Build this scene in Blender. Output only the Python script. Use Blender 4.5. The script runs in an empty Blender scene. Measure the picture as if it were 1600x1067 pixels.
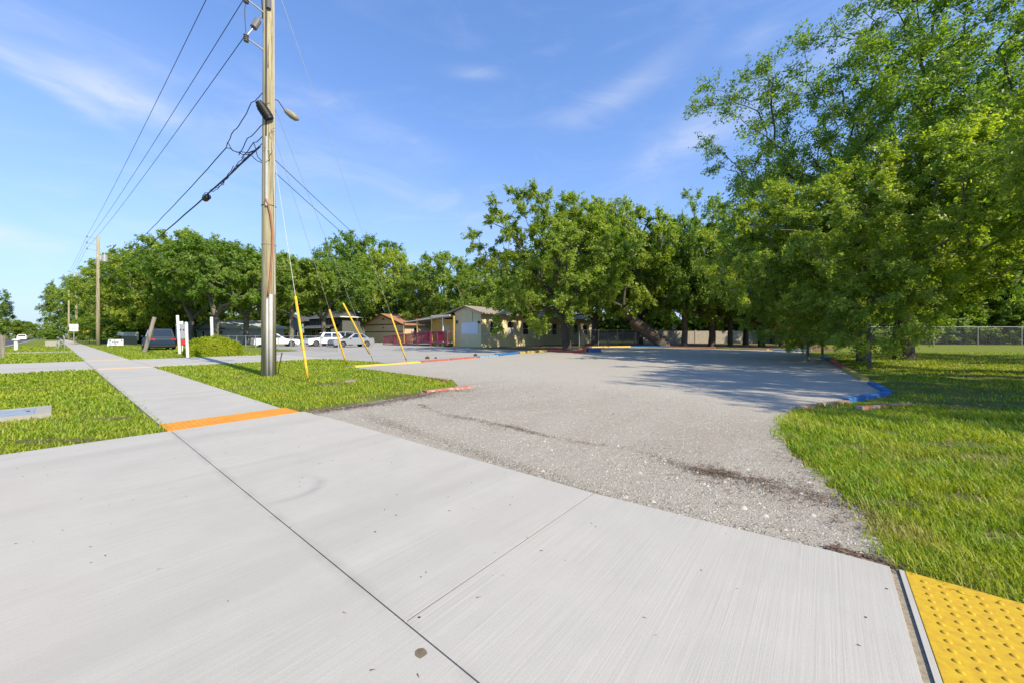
import bpy, bmesh, math, random
import numpy as np
from mathutils import Vector, Matrix
sc = bpy.context.scene
COL = sc.collection
rad = math.radians
# ------------------------------------------------------------------ camera
F, HZ, CH = 590.0, 524.0, 1.3
cam_d = bpy.data.cameras.new('camera'); cam = bpy.data.objects.new('camera', cam_d); COL.objects.link(cam)
cam.location = (0, 0, CH); cam.rotation_euler = (rad(90), 0, 0)
cam_d.sensor_width = 36; cam_d.lens = 36*F/1600; cam_d.shift_y = -9.5/1600
cam_d.clip_start = 0.05; cam_d.clip_end = 6000
sc.camera = cam
sc.view_settings.view_transform = 'Standard'; sc.view_settings.look = 'None'
sc.view_settings.exposure = 0.78; sc.view_settings.gamma = 1; sc.view_settings.use_curve_mapping = False
sc.cycles.max_bounces = 8; sc.cycles.transparent_max_bounces = 24
sc.cycles.diffuse_bounces = 6; sc.cycles.glossy_bounces = 3; sc.cycles.transmission_bounces = 4
SUN_AZ = math.atan2(0.72, -0.694); SUN_EL = rad(40)
# ------------------------------------------------------------------ world
w = bpy.data.worlds.new('World'); sc.world = w; w.use_nodes = True
nt = w.node_tree; nt.nodes.clear()
def wn(t, **k):
    n = nt.nodes.new(t)
    for a, b in k.items(): setattr(n, a, b)
    return n
out = wn('ShaderNodeOutputWorld'); bg = wn('ShaderNodeBackground'); bg.inputs[1].default_value = 0.145
sky = wn('ShaderNodeTexSky'); sky.sky_type = 'NISHITA'; sky.sun_disc = False
sky.sun_elevation = SUN_EL; sky.sun_rotation = SUN_AZ; sky.air_density = 1.0; sky.dust_density = 0.3; sky.ozone_density = 2.2
tc = wn('ShaderNodeTexCoord')
def vm(op, a, b=None, s=None):
    n = wn('ShaderNodeVectorMath', operation=op)
    for i, v in enumerate((a, b)):
        if v is None: continue
        if hasattr(v, 'links'): nt.links.new(v, n.inputs[i])
        else: n.inputs[i].default_value = v
    if s is not None: n.inputs['Scale'].default_value = s
    return n.outputs['Value'] if op in ('DOT_PRODUCT', 'LENGTH') else n.outputs[0]
def ma(op, a, b=0.0, c=None, clamp=False):
    n = wn('ShaderNodeMath', operation=op); n.use_clamp = clamp
    for i, v in enumerate((a, b, c)):
        if v is None: continue
        if hasattr(v, 'links'): nt.links.new(v, n.inputs[i])
        else: n.inputs[i].default_value = v
    return n.outputs[0]
D = tc.outputs['Generated']
# cirrus wisps: soft elongated patches broken up by stretched noise
noi = wn('ShaderNodeTexNoise'); noi.inputs['Scale'].default_value = 4.5; noi.inputs['Detail'].default_value = 9; noi.inputs['Roughness'].default_value = 0.62; noi.inputs['Distortion'].default_value = 0.7
mp = wn('ShaderNodeMapping'); mp.inputs['Scale'].default_value = (1.0, 1.0, 3.2); mp.inputs['Rotation'].default_value = (0.05, 0.35, 0)
nt.links.new(D, mp.inputs[0]); nt.links.new(mp.outputs[0], noi.inputs['Vector'])
def blob(px, py, wpx, hpx, ang, amp):
    c = Vector(((px-800)/F, 1, (HZ-py)/F)); L = c.length; c.normalize()
    r = Vector((c.y, -c.x, 0)).normalized(); u = r.cross(c).normalized()
    a = rad(ang); e1 = r*math.cos(a)+u*math.sin(a); e2 = -r*math.sin(a)+u*math.cos(a)
    k1 = F*L/wpx; k2 = F*L/hpx
    dd = vm('SUBTRACT', D, tuple(c))
    p = ma('MULTIPLY', vm('DOT_PRODUCT', dd, tuple(e1)), k1); q = ma('MULTIPLY', vm('DOT_PRODUCT', dd, tuple(e2)), k2)
    s = ma('ADD', ma('MULTIPLY', p, p), ma('MULTIPLY', q, q))
    return ma('MULTIPLY', ma('EXPONENT', ma('MULTIPLY', s, -1.0)), amp)
blobs = [(185,152,85,26,-6,1.0), (70,128,90,13,-24,.6), (100,60,260,60,0,.3), (740,114,40,9,0,.6), (950,155,90,18,14,.45),
         (1085,205,90,30,22,.75), (1175,65,38,18,0,.6), (1020,110,90,18,25,.4), (640,300,230,55,-15,.38), (560,190,150,22,-12,.4), (20,372,70,16,-5,1.3),
         (30,420,200,60,0,.3), (1350,40,260,40,20,.5), (300,330,260,80,0,.3)]
tot = None
for b in blobs:
    v = blob(*b); tot = v if tot is None else ma('ADD', tot, v)
noise_w = ma('MULTIPLY_ADD', noi.outputs['Fac'], 2.6, -0.62, clamp=True)
wis = ma('MULTIPLY', ma('MULTIPLY', tot, noise_w), 0.44)
faint = ma('MULTIPLY', ma('SUBTRACT', noi.outputs['Fac'], 0.5, clamp=True), 0.35)   # thin veil over the rest of the sky
cl = ma('ADD', wis, faint, clamp=True)
sat = wn('ShaderNodeMix', data_type='RGBA', blend_type='MULTIPLY'); sat.inputs[0].default_value = 1.0
gam = wn('ShaderNodeGamma'); gam.inputs[1].default_value = 0.75; nt.links.new(sky.outputs[0], gam.inputs[0])
nt.links.new(gam.outputs[0], sat.inputs[6]); sat.inputs[7].default_value = (0.73, 1.04, 1.54, 1)
sz0 = wn('ShaderNodeSeparateXYZ'); nt.links.new(D, sz0.inputs[0])
hz = wn('ShaderNodeMix', data_type='RGBA'); nt.links.new(ma('MULTIPLY', ma('EXPONENT', ma('MULTIPLY', ma('ABSOLUTE', sz0.outputs[2]), -5.0)), 0.8), hz.inputs[0])   # pale haze towards the horizon
nt.links.new(sat.outputs[2], hz.inputs[6]); hz.inputs[7].default_value = (2.45, 2.80, 3.6, 1)
mixc = wn('ShaderNodeMix', data_type='RGBA'); nt.links.new(cl, mixc.inputs[0]); nt.links.new(hz.outputs[2], mixc.inputs[6])
mixc.inputs[7].default_value = (3.7, 3.85, 4.2, 1)
nt.links.new(mixc.outputs[2], bg.inputs[0]); nt.links.new(bg.outputs[0], out.inputs[0])
# ------------------------------------------------------------------ sun
sd = bpy.data.lights.new('sun', 'SUN'); sd.energy = 4.2; sd.angle = rad(0.55); sd.color = (1, 0.88, 0.66)
so = bpy.data.objects.new('sun', sd); COL.objects.link(so)
to = Vector((math.sin(SUN_AZ)*math.cos(SUN_EL), math.cos(SUN_AZ)*math.cos(SUN_EL), math.sin(SUN_EL)))
so.rotation_euler = to.to_track_quat('Z', 'Y').to_euler(); so.location = (10, -10, 30)
# ------------------------------------------------------------------ axes of the place: s along the sidewalk, n away from the road
SX, SY = -0.7713, 0.6365; NX, NY = 0.6365, 0.7713
AXR = math.atan2(NY, NX)           # local +x = n, local +y = t
def W(t, n, z=0.0): return Vector((SX*t+NX*n, SY*t+NY*n, z))
def G(px, py, z=0.0):
    Y = CH*F/(py-HZ); return Vector(((px-800)/F*Y, Y, z))
def PY(px, Y, z=0.0): return Vector(((px-800)/F*Y, Y, z))
def TN(v): return (SX*v[0]+SY*v[1], NX*v[0]+NY*v[1])
# ------------------------------------------------------------------ materials
MATS = {}
def mat(name, col, rough=0.8, metal=0.0, spec=0.3, noise=None, bump=None, speck=None, coat=0.0):
    """noise=(scale, dark_col, amount-low, amount-high); bump=(scale, strength, dist)"""
    if name in MATS: return MATS[name]
    m = bpy.data.materials.new(name); m.use_nodes = True; N = m.node_tree; P = N.nodes['Principled BSDF']
    P.inputs['Roughness'].default_value = rough; P.inputs['Metallic'].default_value = metal
    P.inputs['Specular IOR Level'].default_value = spec; P.inputs['Base Color'].default_value = (*col, 1)
    if coat: P.inputs['Coat Weight'].default_value = coat; P.inputs['Coat Roughness'].default_value = 0.05
    tcn = N.nodes.new('ShaderNodeTexCoord')
    if noise:
        nz = N.nodes.new('ShaderNodeTexNoise'); nz.inputs['Scale'].default_value = noise[0]; nz.inputs['Detail'].default_value = 6; nz.inputs['Roughness'].default_value = .62
        N.links.new(tcn.outputs['Object'], nz.inputs['Vector'])
        cr = N.nodes.new('ShaderNodeValToRGB'); cr.color_ramp.elements[0].position = noise[2]; cr.color_ramp.elements[1].position = noise[3]
        cr.color_ramp.elements[0].color = (*noise[1], 1); cr.color_ramp.elements[1].color = (*col, 1)
        N.links.new(nz.outputs['Fac'], cr.inputs[0]); N.links.new(cr.outputs[0], P.inputs['Base Color'])
    if bump:
        nb = N.nodes.new('ShaderNodeTexNoise'); nb.inputs['Scale'].default_value = bump[0]; nb.inputs['Detail'].default_value = 4
        N.links.new(tcn.outputs['Object'], nb.inputs['Vector'])
        bb = N.nodes.new('ShaderNodeBump'); bb.inputs['Strength'].default_value = bump[1]; bb.inputs['Distance'].default_value = bump[2]
        N.links.new(nb.outputs['Fac'], bb.inputs['Height']); N.links.new(bb.outputs[0], P.inputs['Normal'])
    MATS[name] = m; return m
class NB:
    """small node-graph helper"""
    def __init__(s, name):
        s.m = bpy.data.materials.new(name); s.m.use_nodes = True; s.t = s.m.node_tree; s.P = s.t.nodes['Principled BSDF']; s.out = s.t.nodes['Material Output']
        MATS[name] = s.m
    def n(s, t, **k):
        x = s.t.nodes.new(t)
        for a, b in k.items(): setattr(x, a, b)
        return x
    def l(s, a, b): s.t.links.new(a, b)
    def geo(s): return s.n('ShaderNodeNewGeometry').outputs['Position']
    def mapping(s, vec, scale=(1,1,1), rot=(0,0,0), loc=(0,0,0)):
        x = s.n('ShaderNodeMapping'); s.l(vec, x.inputs[0]); x.inputs['Scale'].default_value = scale; x.inputs['Rotation'].default_value = rot; x.inputs['Location'].default_value = loc; return x.outputs[0]
    def noise(s, vec, scale, detail=4, rough=.55, dist=0):
        x = s.n('ShaderNodeTexNoise'); s.l(vec, x.inputs['Vector']); x.inputs['Scale'].default_value = scale; x.inputs['Detail'].default_value = detail; x.inputs['Roughness'].default_value = rough; x.inputs['Distortion'].default_value = dist; return x.outputs['Fac']
    def ramp(s, f, *st):
        x = s.n('ShaderNodeValToRGB'); s.l(f, x.inputs[0]); e = x.color_ramp.elements
        while len(e) < len(st): e.new(0.5)
        for i, (p, c) in enumerate(st): e[i].position = p; e[i].color = (*c, 1) if len(c) == 3 else c
        return x.outputs[0]
    def mix(s, f, a, b, bt='MIX'):
        x = s.n('ShaderNodeMix', data_type='RGBA', blend_type=bt)
        for i, v in ((0, f), (6, a), (7, b)):
            if hasattr(v, 'links'): s.l(v, x.inputs[i])
            else: x.inputs[i].default_value = v if i == 0 else (*v, 1)
        return x.outputs[2]
    def math(s, op, a, b=0, clamp=False):
        x = s.n('ShaderNodeMath', operation=op); x.use_clamp = clamp
        for i, v in enumerate((a, b)):
            if hasattr(v, 'links'): s.l(v, x.inputs[i])
            else: x.inputs[i].default_value = v
        return x.outputs[0]
    def bump(s, h, st, d, prev=None):
        x = s.n('ShaderNodeBump'); s.l(h, x.inputs['Height']); x.inputs['Strength'].default_value = st; x.inputs['Distance'].default_value = d
        if prev: s.l(prev, x.inputs['Normal'])
        return x.outputs[0]
g1 = lambda v: (v, v, v)
# broom-finished concrete (broom strokes run away from the road)
b = NB('broomed_concrete'); p = b.geo()
pl = b.mapping(p, rot=(0, 0, -AXR))
sxl = b.n('ShaderNodeSeparateXYZ'); b.l(pl, sxl.inputs[0])
st = b.noise(b.mapping(pl, scale=(1.2, 130, 1)), 1.0, 3, .7, .15)
st2 = b.noise(b.mapping(pl, scale=(.5, 30, 1)), 1.0, 2, .5, .3)
big = b.noise(p, 0.55, 4, .6, .4); mid = b.noise(p, 3.0, 5, .65); fine = b.noise(p, 160, 2, .6)
c = b.ramp(big, (.3, (.36, .345, .30)), (.52, (.45, .43, .375)), (.72, (.43, .385, .325)))
c = b.mix(0.22, c, b.ramp(mid, (.3, (.31, .30, .285)), (.65, (.48, .465, .44))))
c = b.mix(0.35, c, b.ramp(st, (.3, (.28, .27, .25)), (.7, (.49, .475, .44))))
c = b.mix(0.18, c, b.ramp(fine, (.3, (.26, .26, .25)), (.7, (.52, .51, .49))))
vd = b.n('ShaderNodeVectorMath', operation='DISTANCE'); b.l(p, vd.inputs[0]); vd.inputs[1].default_value = (-1.93, 3.14, .032)
rg = b.math('ABSOLUTE', b.math('SUBTRACT', b.math('ADD', vd.outputs['Value'], b.math('MULTIPLY', mid, .05)), .32)); rg = b.ramp(rg, (0, g1(1)), (.075, g1(0)))
sx0 = b.n('ShaderNodeSeparateXYZ'); b.l(p, sx0.inputs[0]); rg = b.math('MULTIPLY', rg, b.math('MULTIPLY', b.math('ADD', sx0.outputs[0], 1.95), 3.0, True)); rg = b.math('MULTIPLY', rg, b.math('MULTIPLY', st2, .8))
c = b.mix(rg, c, (.22, .22, .22))
band = b.noise(b.mapping(pl, scale=(.16, 1.6, 1), loc=(0, 0, 0), rot=(0, 0, .5)), 1.0, 3, .5, .6); c = b.mix(b.ramp(band, (.52, g1(0)), (.68, g1(.38))), c, (.32, .31, .285))
jd = b.math('ABSOLUTE', b.math('SUBTRACT', sxl.outputs[0], .988)); c = b.mix(b.math('MULTIPLY', b.ramp(jd, (0, g1(1)), (.06, g1(0))), b.ramp(mid, (.4, g1(0)), (.7, g1(.5)))), c, (.20, .19, .17))
spots = b.noise(p, 9.0, 2, .5); c = b.mix(b.ramp(spots, (.74, g1(0)), (.80, g1(.35))), c, (.30, .28, .25))
b.l(c, b.P.inputs['Base Color']); b.P.inputs['Roughness'].default_value = .9; b.P.inputs['Specular IOR Level'].default_value = .2
nb = b.bump(st, .45, .0022); nb = b.bump(st2, .25, .003, nb); nb = b.bump(fine, .3, .001, nb); b.l(nb, b.P.inputs['Normal'])
CONC = b.m
mat('joint_dirt', (.16, .135, .10), .95, noise=(30, (.07, .058, .042), .3, .7))
mat('joint_filler', (.34, .29, .21), .95, noise=(45, (.2, .17, .13), .35, .65), bump=(150, .5, .003))
# gravel
b = NB('shell_gravel'); p = b.geo()
vo = b.n('ShaderNodeTexVoronoi'); b.l(p, vo.inputs['Vector']); vo.inputs['Scale'].default_value = 62; vo.inputs['Randomness'].default_value = 1
vo2 = b.n('ShaderNodeTexVoronoi'); b.l(p, vo2.inputs['Vector']); vo2.inputs['Scale'].default_value = 26
sep = b.n('ShaderNodeSeparateColor'); b.l(vo.outputs['Color'], sep.inputs[0])
sep2 = b.n('ShaderNodeSeparateColor'); b.l(vo2.outputs['Color'], sep2.inputs[0])
big = b.noise(p, .35, 5, .6, .6); mid = b.noise(p, 2.2, 6, .7, .3); fi = b.noise(p, 220, 3, .7)
c = b.ramp(sep.outputs[0], (0, (.10, .088, .07)), (.5, (.27, .245, .205)), (1, (.44, .41, .36)))
c = b.mix(b.ramp(sep2.outputs[1], (.86, g1(0)), (.88, g1(.75))), c, (.50, .47, .42))
c = b.mix(b.ramp(mid, (.34, g1(.85)), (.6, g1(.2))), c, (.30, .27, .225))
tracks = b.noise(b.mapping(b.mapping(p, rot=(0, 0, -AXR)), scale=(.25, 1.1, 1)), 1.0, 4, .55, .8)
c = b.mix(b.ramp(tracks, (.45, g1(0)), (.62, g1(.5))), c, (.40, .38, .335))
c = b.mix(b.ramp(tracks, (.30, g1(.4)), (.42, g1(0))), c, (.20, .175, .14))
c = b.mix(0.42, c, b.ramp(big, (.3, (.27, .235, .185)), (.5, (.37, .34, .28)), (.7, (.40, .38, .335))))
c = b.mix(0.35, c, b.ramp(fi, (.3, (.13, .12, .10)), (.7, (.46, .43, .39))))
# greyer, more compacted further in
xyz = b.n('ShaderNodeSeparateXYZ'); b.l(b.mapping(p, rot=(0, 0, -AXR)), xyz.inputs[0])
far = b.math('MULTIPLY', b.math('SUBTRACT', b.math('ADD', xyz.outputs[0], b.math('MULTIPLY', mid, 3)), 8.0), .35, True)
c = b.mix(b.math('MULTIPLY', far, .72), c, (.40, .375, .33))
b.l(c, b.P.inputs['Base Color']); b.P.inputs['Roughness'].default_value = .95; b.P.inputs['Specular IOR Level'].default_value = .15
nb = b.bump(vo.outputs['Distance'], .5, .008); nb = b.bump(fi, .5, .004, nb); nb = b.bump(mid, .6, .03, nb); b.l(nb, b.P.inputs['Normal'])
GRAVEL = b.m
# lot asphalt / pavement
b = NB('worn_asphalt'); p = b.geo()
c = b.ramp(b.noise(p, .4, 5, .6), (.3, (.30, .285, .255)), (.7, (.39, .375, .34)))
c = b.mix(.4, c, b.ramp(b.noise(p, 40, 4, .7), (.3, (.17, .17, .16)), (.7, (.44, .43, .41))))
b.l(c, b.P.inputs['Base Color']); b.P.inputs['Roughness'].default_value = .92; b.l(b.bump(b.noise(p, 120, 3), .4, .004), b.P.inputs['Normal'])
PAVE = b.m
mat('dark_grit', (.20, .18, .15), .95, noise=(40, (.10, .09, .075), .35, .65))
mat('tan_stain', (.19, .155, .11), .95, noise=(30, (.12, .09, .06), .35, .65))
mat('road_asphalt', (.10, .10, .105), .9, noise=(3, (.075, .075, .08), .3, .7), bump=(90, .3, .004))
# soil under the grass
b = NB('lawn_soil'); p = b.geo()
c = b.ramp(b.noise(p, 1.3, 6, .65, .4), (.3, (.085, .13, .016)), (.46, (.14, .195, .024)), (.6, (.20, .20, .05)), (.74, (.27, .20, .11)))
c = b.mix(.45, c, b.ramp(b.noise(p, 35, 5, .75), (.3, (.05, .07, .012)), (.7, (.26, .32, .06))))
b.l(c, b.P.inputs['Base Color']); b.P.inputs['Roughness'].default_value = 1; b.P.inputs['Specular IOR Level'].default_value = .1
nb = b.bump(b.noise(p, 45, 5, .8), .9, .03); b.l(nb, b.P.inputs['Normal'])
SOIL = b.m
# bare leaf litter and dirt under the trees
b = NB('leaf_litter_ground'); p = b.geo()
c = b.ramp(b.noise(p, .6, 6, .65, .6), (.35, (.075, .085, .022)), (.5, (.13, .09, .045)), (.66, (.21, .125, .06)))
c = b.mix(.5, c, b.ramp(b.noise(p, 18, 5, .8), (.3, (.05, .035, .02)), (.7, (.30, .18, .08))))
b.l(c, b.P.inputs['Base Color']); b.P.inputs['Roughness'].default_value = 1
b.l(b.bump(b.noise(p, 30, 5, .8), .8, .03), b.P.inputs['Normal'])
LITTER = b.m
def leafmat(name, cols, gloss=.5, hue=.5):
    b = NB(name); p = b.geo()
    gi = b.n('ShaderNodeNewGeometry'); r = gi.outputs['Random Per Island']
    oi = b.n('ShaderNodeObjectInfo')
    c = b.ramp(r, *[(i/(len(cols)-1), q) for i, q in enumerate(cols)])
    k = b.noise(p, hue, 3, .6)
    c = b.mix(b.ramp(k, (.38, g1(0)), (.62, g1(.5))), c, tuple(min(1, q*m) for q, m in zip(cols[-1], (1.15, 1.05, .9))))
    hs = b.n('ShaderNodeHueSaturation'); b.l(c, hs.inputs['Color'])
    b.l(b.math('ADD', b.math('MULTIPLY', oi.outputs['Random'], .03), .492), hs.inputs['Hue'])
    b.l(b.math('ADD', b.math('MULTIPLY', oi.outputs['Random'], -.25), 1.12), hs.inputs['Value'])
    c = hs.outputs[0]
    b.l(c, b.P.inputs['Base Color']); b.P.inputs['Roughness'].default_value = .46; b.P.inputs['Specular IOR Level'].default_value = gloss
    tr = b.n('ShaderNodeBsdfTranslucent'); tcl = b.mix(1, c, (1.15, 1.3, .3), 'MULTIPLY'); b.l(tcl, tr.inputs[0])
    mx = b.n('ShaderNodeMixShader'); mx.inputs[0].default_value = .56; b.l(b.P.outputs[0], mx.inputs[1]); b.l(tr.outputs[0], mx.inputs[2]); b.l(mx.outputs[0], b.out.inputs[0])
    return b.m
OAK = leafmat('oak_leaves', [(.115, .18, .026), (.18, .265, .036), (.24, .335, .05), (.32, .41, .075)])
OAKY = leafmat('young_oak_leaves', [(.14, .21, .028), (.22, .31, .04), (.29, .385, .055), (.37, .45, .085)], .5)
BUSHM = leafmat('shrub_leaves', [(.20, .28, .018), (.30, .38, .022), (.40, .44, .03)], .3, 3)
PINEM = leafmat('far_leaves', [(.05, .085, .018), (.08, .12, .022), (.11, .15, .03)], .2)
b = NB('grass_blades'); p = b.geo(); r = b.n('ShaderNodeNewGeometry').outputs['Random Per Island']
c = b.ramp(r, (0, (.11, .22, .014)), (.4, (.22, .36, .02)), (.8, (.34, .46, .03)), (.92, (.42, .40, .09)), (1, (.46, .36, .17)))
c = b.mix(b.ramp(b.noise(p, .8, 4, .6, .5), (.42, g1(0)), (.62, g1(.62))), c, (.42, .46, .03))
c = b.mix(b.ramp(b.noise(b.mapping(p, loc=(7, 3, 0)), 1.7, 4, .6), (.60, g1(0)), (.70, g1(.5))), c, (.10, .22, .014))
c = b.mix(b.ramp(b.noise(b.mapping(p, loc=(31, 13, 0)), 1.15, 5, .65, .6), (.57, g1(0)), (.68, g1(.6))), c, (.44, .36, .15))
b.l(c, b.P.inputs['Base Color']); b.P.inputs['Roughness'].default_value = .5; b.P.inputs['Specular IOR Level'].default_value = .3
tr = b.n('ShaderNodeBsdfTranslucent'); b.l(b.mix(1, c, (1.2, 1.15, .3), 'MULTIPLY'), tr.inputs[0])
mx = b.n('ShaderNodeMixShader'); mx.inputs[0].default_value = .42; b.l(b.P.outputs[0], mx.inputs[1]); b.l(tr.outputs[0], mx.inputs[2]); b.l(mx.outputs[0], b.out.inputs[0])
GRASS = b.m
mat('bark', (.12, .098, .08), .95, noise=(6, (.06, .048, .038), .35, .65), bump=(22, .9, .03))
mat('bark_grey', (.21, .19, .165), .95, noise=(5, (.11, .095, .08), .35, .65), bump=(18, .9, .03))
b = NB('pole_wood'); tcn = b.n('ShaderNodeTexCoord').outputs['Object']
gr = b.noise(b.mapping(tcn, scale=(42, 42, .8)), 1, 6, .72, .5)
c = b.ramp(gr, (.30, (.20, .165, .10)), (.48, (.37, .32, .20)), (.70, (.50, .45, .30)))
c = b.mix(b.ramp(b.noise(b.mapping(tcn, scale=(4, 4, .35)), 1, 4), (.45, g1(0)), (.65, g1(.45))), c, (.33, .32, .18))
crk = b.noise(b.mapping(tcn, scale=(75, 75, .6)), 1, 3, .6); c = b.mix(b.ramp(crk, (.38, g1(.9)), (.45, g1(0))), c, (.07, .055, .03))
b.l(c, b.P.inputs['Base Color']); b.P.inputs['Roughness'].default_value = .92; b.l(b.bump(crk, .7, .012), b.P.inputs['Normal'])
POLE = b.m
b = NB('weathered_timber'); tcn = b.n('ShaderNodeTexCoord').outputs['Object']
gr = b.noise(b.mapping(tcn, scale=(25, 25, 1.2)), 1, 6, .7, .6)
b.l(b.ramp(gr, (.3, (.13, .11, .085)), (.7, (.40, .355, .29))), b.P.inputs['Base Color']); b.P.inputs['Roughness'].default_value = .95; b.l(b.bump(gr, .6, .01), b.P.inputs['Normal'])
TIMBER = b.m
def chipped(name, col, under=(.42, .38, .33), lo=.36, hi=.42):
    b = NB(name); p = b.geo()
    k = b.noise(p, 7, 6, .75, .5); mm = b.ramp(k, (lo, g1(1)), (hi, g1(0)))
    c = b.mix(mm, b.mix(.4, col, b.ramp(b.noise(p, 4, 5, .7), (.3, tuple(q*.6 for q in col)), (.7, tuple(min(1, q*1.15) for q in col)))), under)
    b.l(c, b.P.inputs['Base Color']); b.P.inputs['Roughness'].default_value = .75; b.l(b.bump(b.noise(p, 25, 5, .7), .6, .012), b.P.inputs['Normal']); return b.m
C_YEL = chipped('yellow_curb_paint', (.66, .45, .055)); C_RED = chipped('red_curb_paint', (.40, .10, .07)); C_BLU = chipped('blue_curb_paint', (.02, .13, .36), lo=.33, hi=.37)
C_OLI = chipped('faded_yellow_curb_paint', (.42, .34, .05), (.22, .18, .11), .42, .5); C_MAR = chipped('dark_red_curb_paint', (.33, .04, .06), (.2, .12, .1))
C_LBL = chipped('worn_blue_curb_paint', (.08, .26, .46), lo=.43, hi=.5); C_ORG = chipped('orange_curb_paint', (.55, .16, .05), (.3, .2, .12), .42, .5)
C_BRK = chipped('brick_paint', (.42, .15, .10), (.5, .42, .36), .42, .5); C_CRM = chipped('cream_brick_paint', (.55, .42, .27), (.42, .2, .15), .42, .5)
mat('tactile_yellow', (.55, .375, .03), .65, noise=(28, (.44, .26, .035), .30, .62), spec=.12)
mat('tactile_orange', (.64, .27, .02), .6, noise=(5, (.58, .22, .02), .35, .65), spec=.3)
mat('tactile_faded', (.62, .37, .18), .8, noise=(5, (.55, .42, .28), .35, .65))
mat('guard_yellow', (.72, .46, .03), .5, noise=(8, (.58, .33, .03), .35, .6))
mat('galvanised', (.40, .41, .42), .55, .4, noise=(12, (.33, .34, .35), .35, .65))
mat('grey_pvc', (.46, .46, .47), .85, noise=(6, (.38, .38, .39), .35, .65))
mat('orange_duct', (.36, .15, .075), .6, noise=(6, (.27, .12, .07), .35, .65))
mat('white_pvc', (.74, .74, .70), .4, noise=(7, (.60, .60, .55), .3, .6))
mat('cable_black', (.016, .016, .018), .55)
mat('porcelain', (.16, .15, .16), .3)
mat('lamp_housing', (.34, .31, .24), .5, noise=(20, (.2, .17, .12), .35, .65))
mat('dark_bronze', (.05, .045, .04), .4, .3)
mat('steel_wire', (.42, .42, .42), .5, .6)
mat('glass_dark', (.012, .018, .025), .06, 0, .8)
mat('tyre', (.02, .02, .021), .85); mat('rim', (.42, .43, .45), .3, .8); mat('black_trim', (.022, .022, .025), .6)
mat('paint_white', (.74, .75, .76), .28, 0, .5, coat=.6); mat('paint_silver', (.34, .36, .39), .3, .35, .5, coat=.6)
mat('paint_slate', (.018, .034, .06), .45, 0, .12); mat('paint_grey', (.32, .34, .36), .28, .35, .5, coat=.6)
mat('headlight', (.62, .64, .66), .12, .2, .6); mat('taillight', (.42, .02, .02), .15, 0, .6)
mat('wall_yellow', (.72, .56, .20), .85, noise=(1.2, (.64, .50, .18), .3, .7), bump=(60, .2, .004))
mat('wall_cream', (.68, .585, .35), .85, noise=(1.2, (.60, .51, .30), .3, .7), bump=(60, .2, .004))
mat('trim_cream', (.66, .62, .48), .7); mat('trim_yellow', (.58, .40, .10), .7); mat('maroon_paint', (.36, .045, .10), .6, noise=(4, (.27, .035, .07), .3, .7))
mat('red_panel', (.45, .03, .06), .6); mat('deck_boards', (.25, .17, .15), .9, noise=(3, (.15, .1, .09), .3, .7))
mat('white_panel', (.66, .70, .74), .5); mat('door_grey', (.05, .055, .06), .4)
mat('shingle_tan', (.33, .29, .23), .95, noise=(5, (.20, .175, .14), .3, .7), bump=(20, .6, .02))
mat('shingle_orange', (.40, .20, .12), .95, noise=(5, (.26, .13, .085), .3, .7), bump=(20, .6, .02))
mat('shingle_dark', (.10, .095, .09), .95, noise=(4, (.06, .06, .06), .3, .7), bump=(20, .6, .02))
mat('wall_tan', (.54, .41, .29), .85, noise=(1.5, (.48, .365, .26), .3, .7)); mat('trim_brown', (.075, .035, .022), .7)
mat('wall_slate', (.12, .125, .12), .85, noise=(2, (.09, .095, .09), .3, .7)); mat('wall_teal', (.24, .33, .34), .85, noise=(2, (.19, .27, .28), .3, .7)); mat('trim_white', (.70, .70, .67), .6)
mat('wall_white', (.66, .65, .61), .8, noise=(2, (.55, .54, .5), .3, .7)); mat('window_glass', (.02, .025, .03), .08, 0, .7); mat('blind_grey', (.42, .42, .41), .7)
mat('fence_grey', (.34, .34, .35), .7, noise=(2, (.26, .26, .27), .3, .7)); mat('block_wall', (.43, .385, .33), .9, noise=(2, (.34, .30, .26), .3, .7))
mat('slide_teal', (.03, .32, .30), .35); mat('play_red', (.42, .07, .03), .5); mat('slats_dark', (.03, .045, .04), .8)
mat('sign_white', (.74, .74, .76), .5); mat('sign_grey', (.30, .31, .35), .5); mat('sign_red', (.46, .04, .05), .5); mat('sign_yellow', (.74, .45, .03), .5); mat('sign_green', (.10, .36, .22), .5); mat('ink', (.02, .02, .03), .7)
mat('lid_metal', (.36, .42, .46), .5, .2, noise=(9, (.22, .26, .29), .3, .7)); mat('concrete_old', (.36, .345, .31), .95, noise=(8, (.3, .29, .26), .3, .7), bump=(60, .4, .004))
mat('bench_grey', (.27, .28, .28), .5, .3); mat('stone_pale', (.44, .41, .36), .9); mat('rust', (.10, .055, .035), .9, noise=(30, (.05, .03, .02), .3, .7))
b = NB('pebbles'); r = b.n('ShaderNodeNewGeometry').outputs['Random Per Island']
b.l(b.ramp(r, (0, (.17, .155, .13)), (.35, (.28, .25, .21)), (.75, (.43, .40, .34)), (1, (.52, .485, .42))), b.P.inputs['Base Color']); b.P.inputs['Roughness'].default_value = .95; PEB = b.m
b = NB('pine_straw'); r = b.n('ShaderNodeNewGeometry').outputs['Random Per Island']
b.l(b.ramp(r, (0, (.05, .038, .03)), (.5, (.13, .085, .06)), (.85, (.22, .13, .085)), (1, (.28, .24, .18))), b.P.inputs['Base Color']); b.P.inputs['Roughness'].default_value = 1; STRAW = b.m
b = NB('fallen_leaves'); r = b.n('ShaderNodeNewGeometry').outputs['Random Per Island']
b.l(b.ramp(r, (0, (.09, .055, .03)), (.5, (.26, .15, .07)), (.85, (.36, .24, .10)), (1, (.18, .2, .04))), b.P.inputs['Base Color']); b.P.inputs['Roughness'].default_value = .8; FALL = b.m
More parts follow.
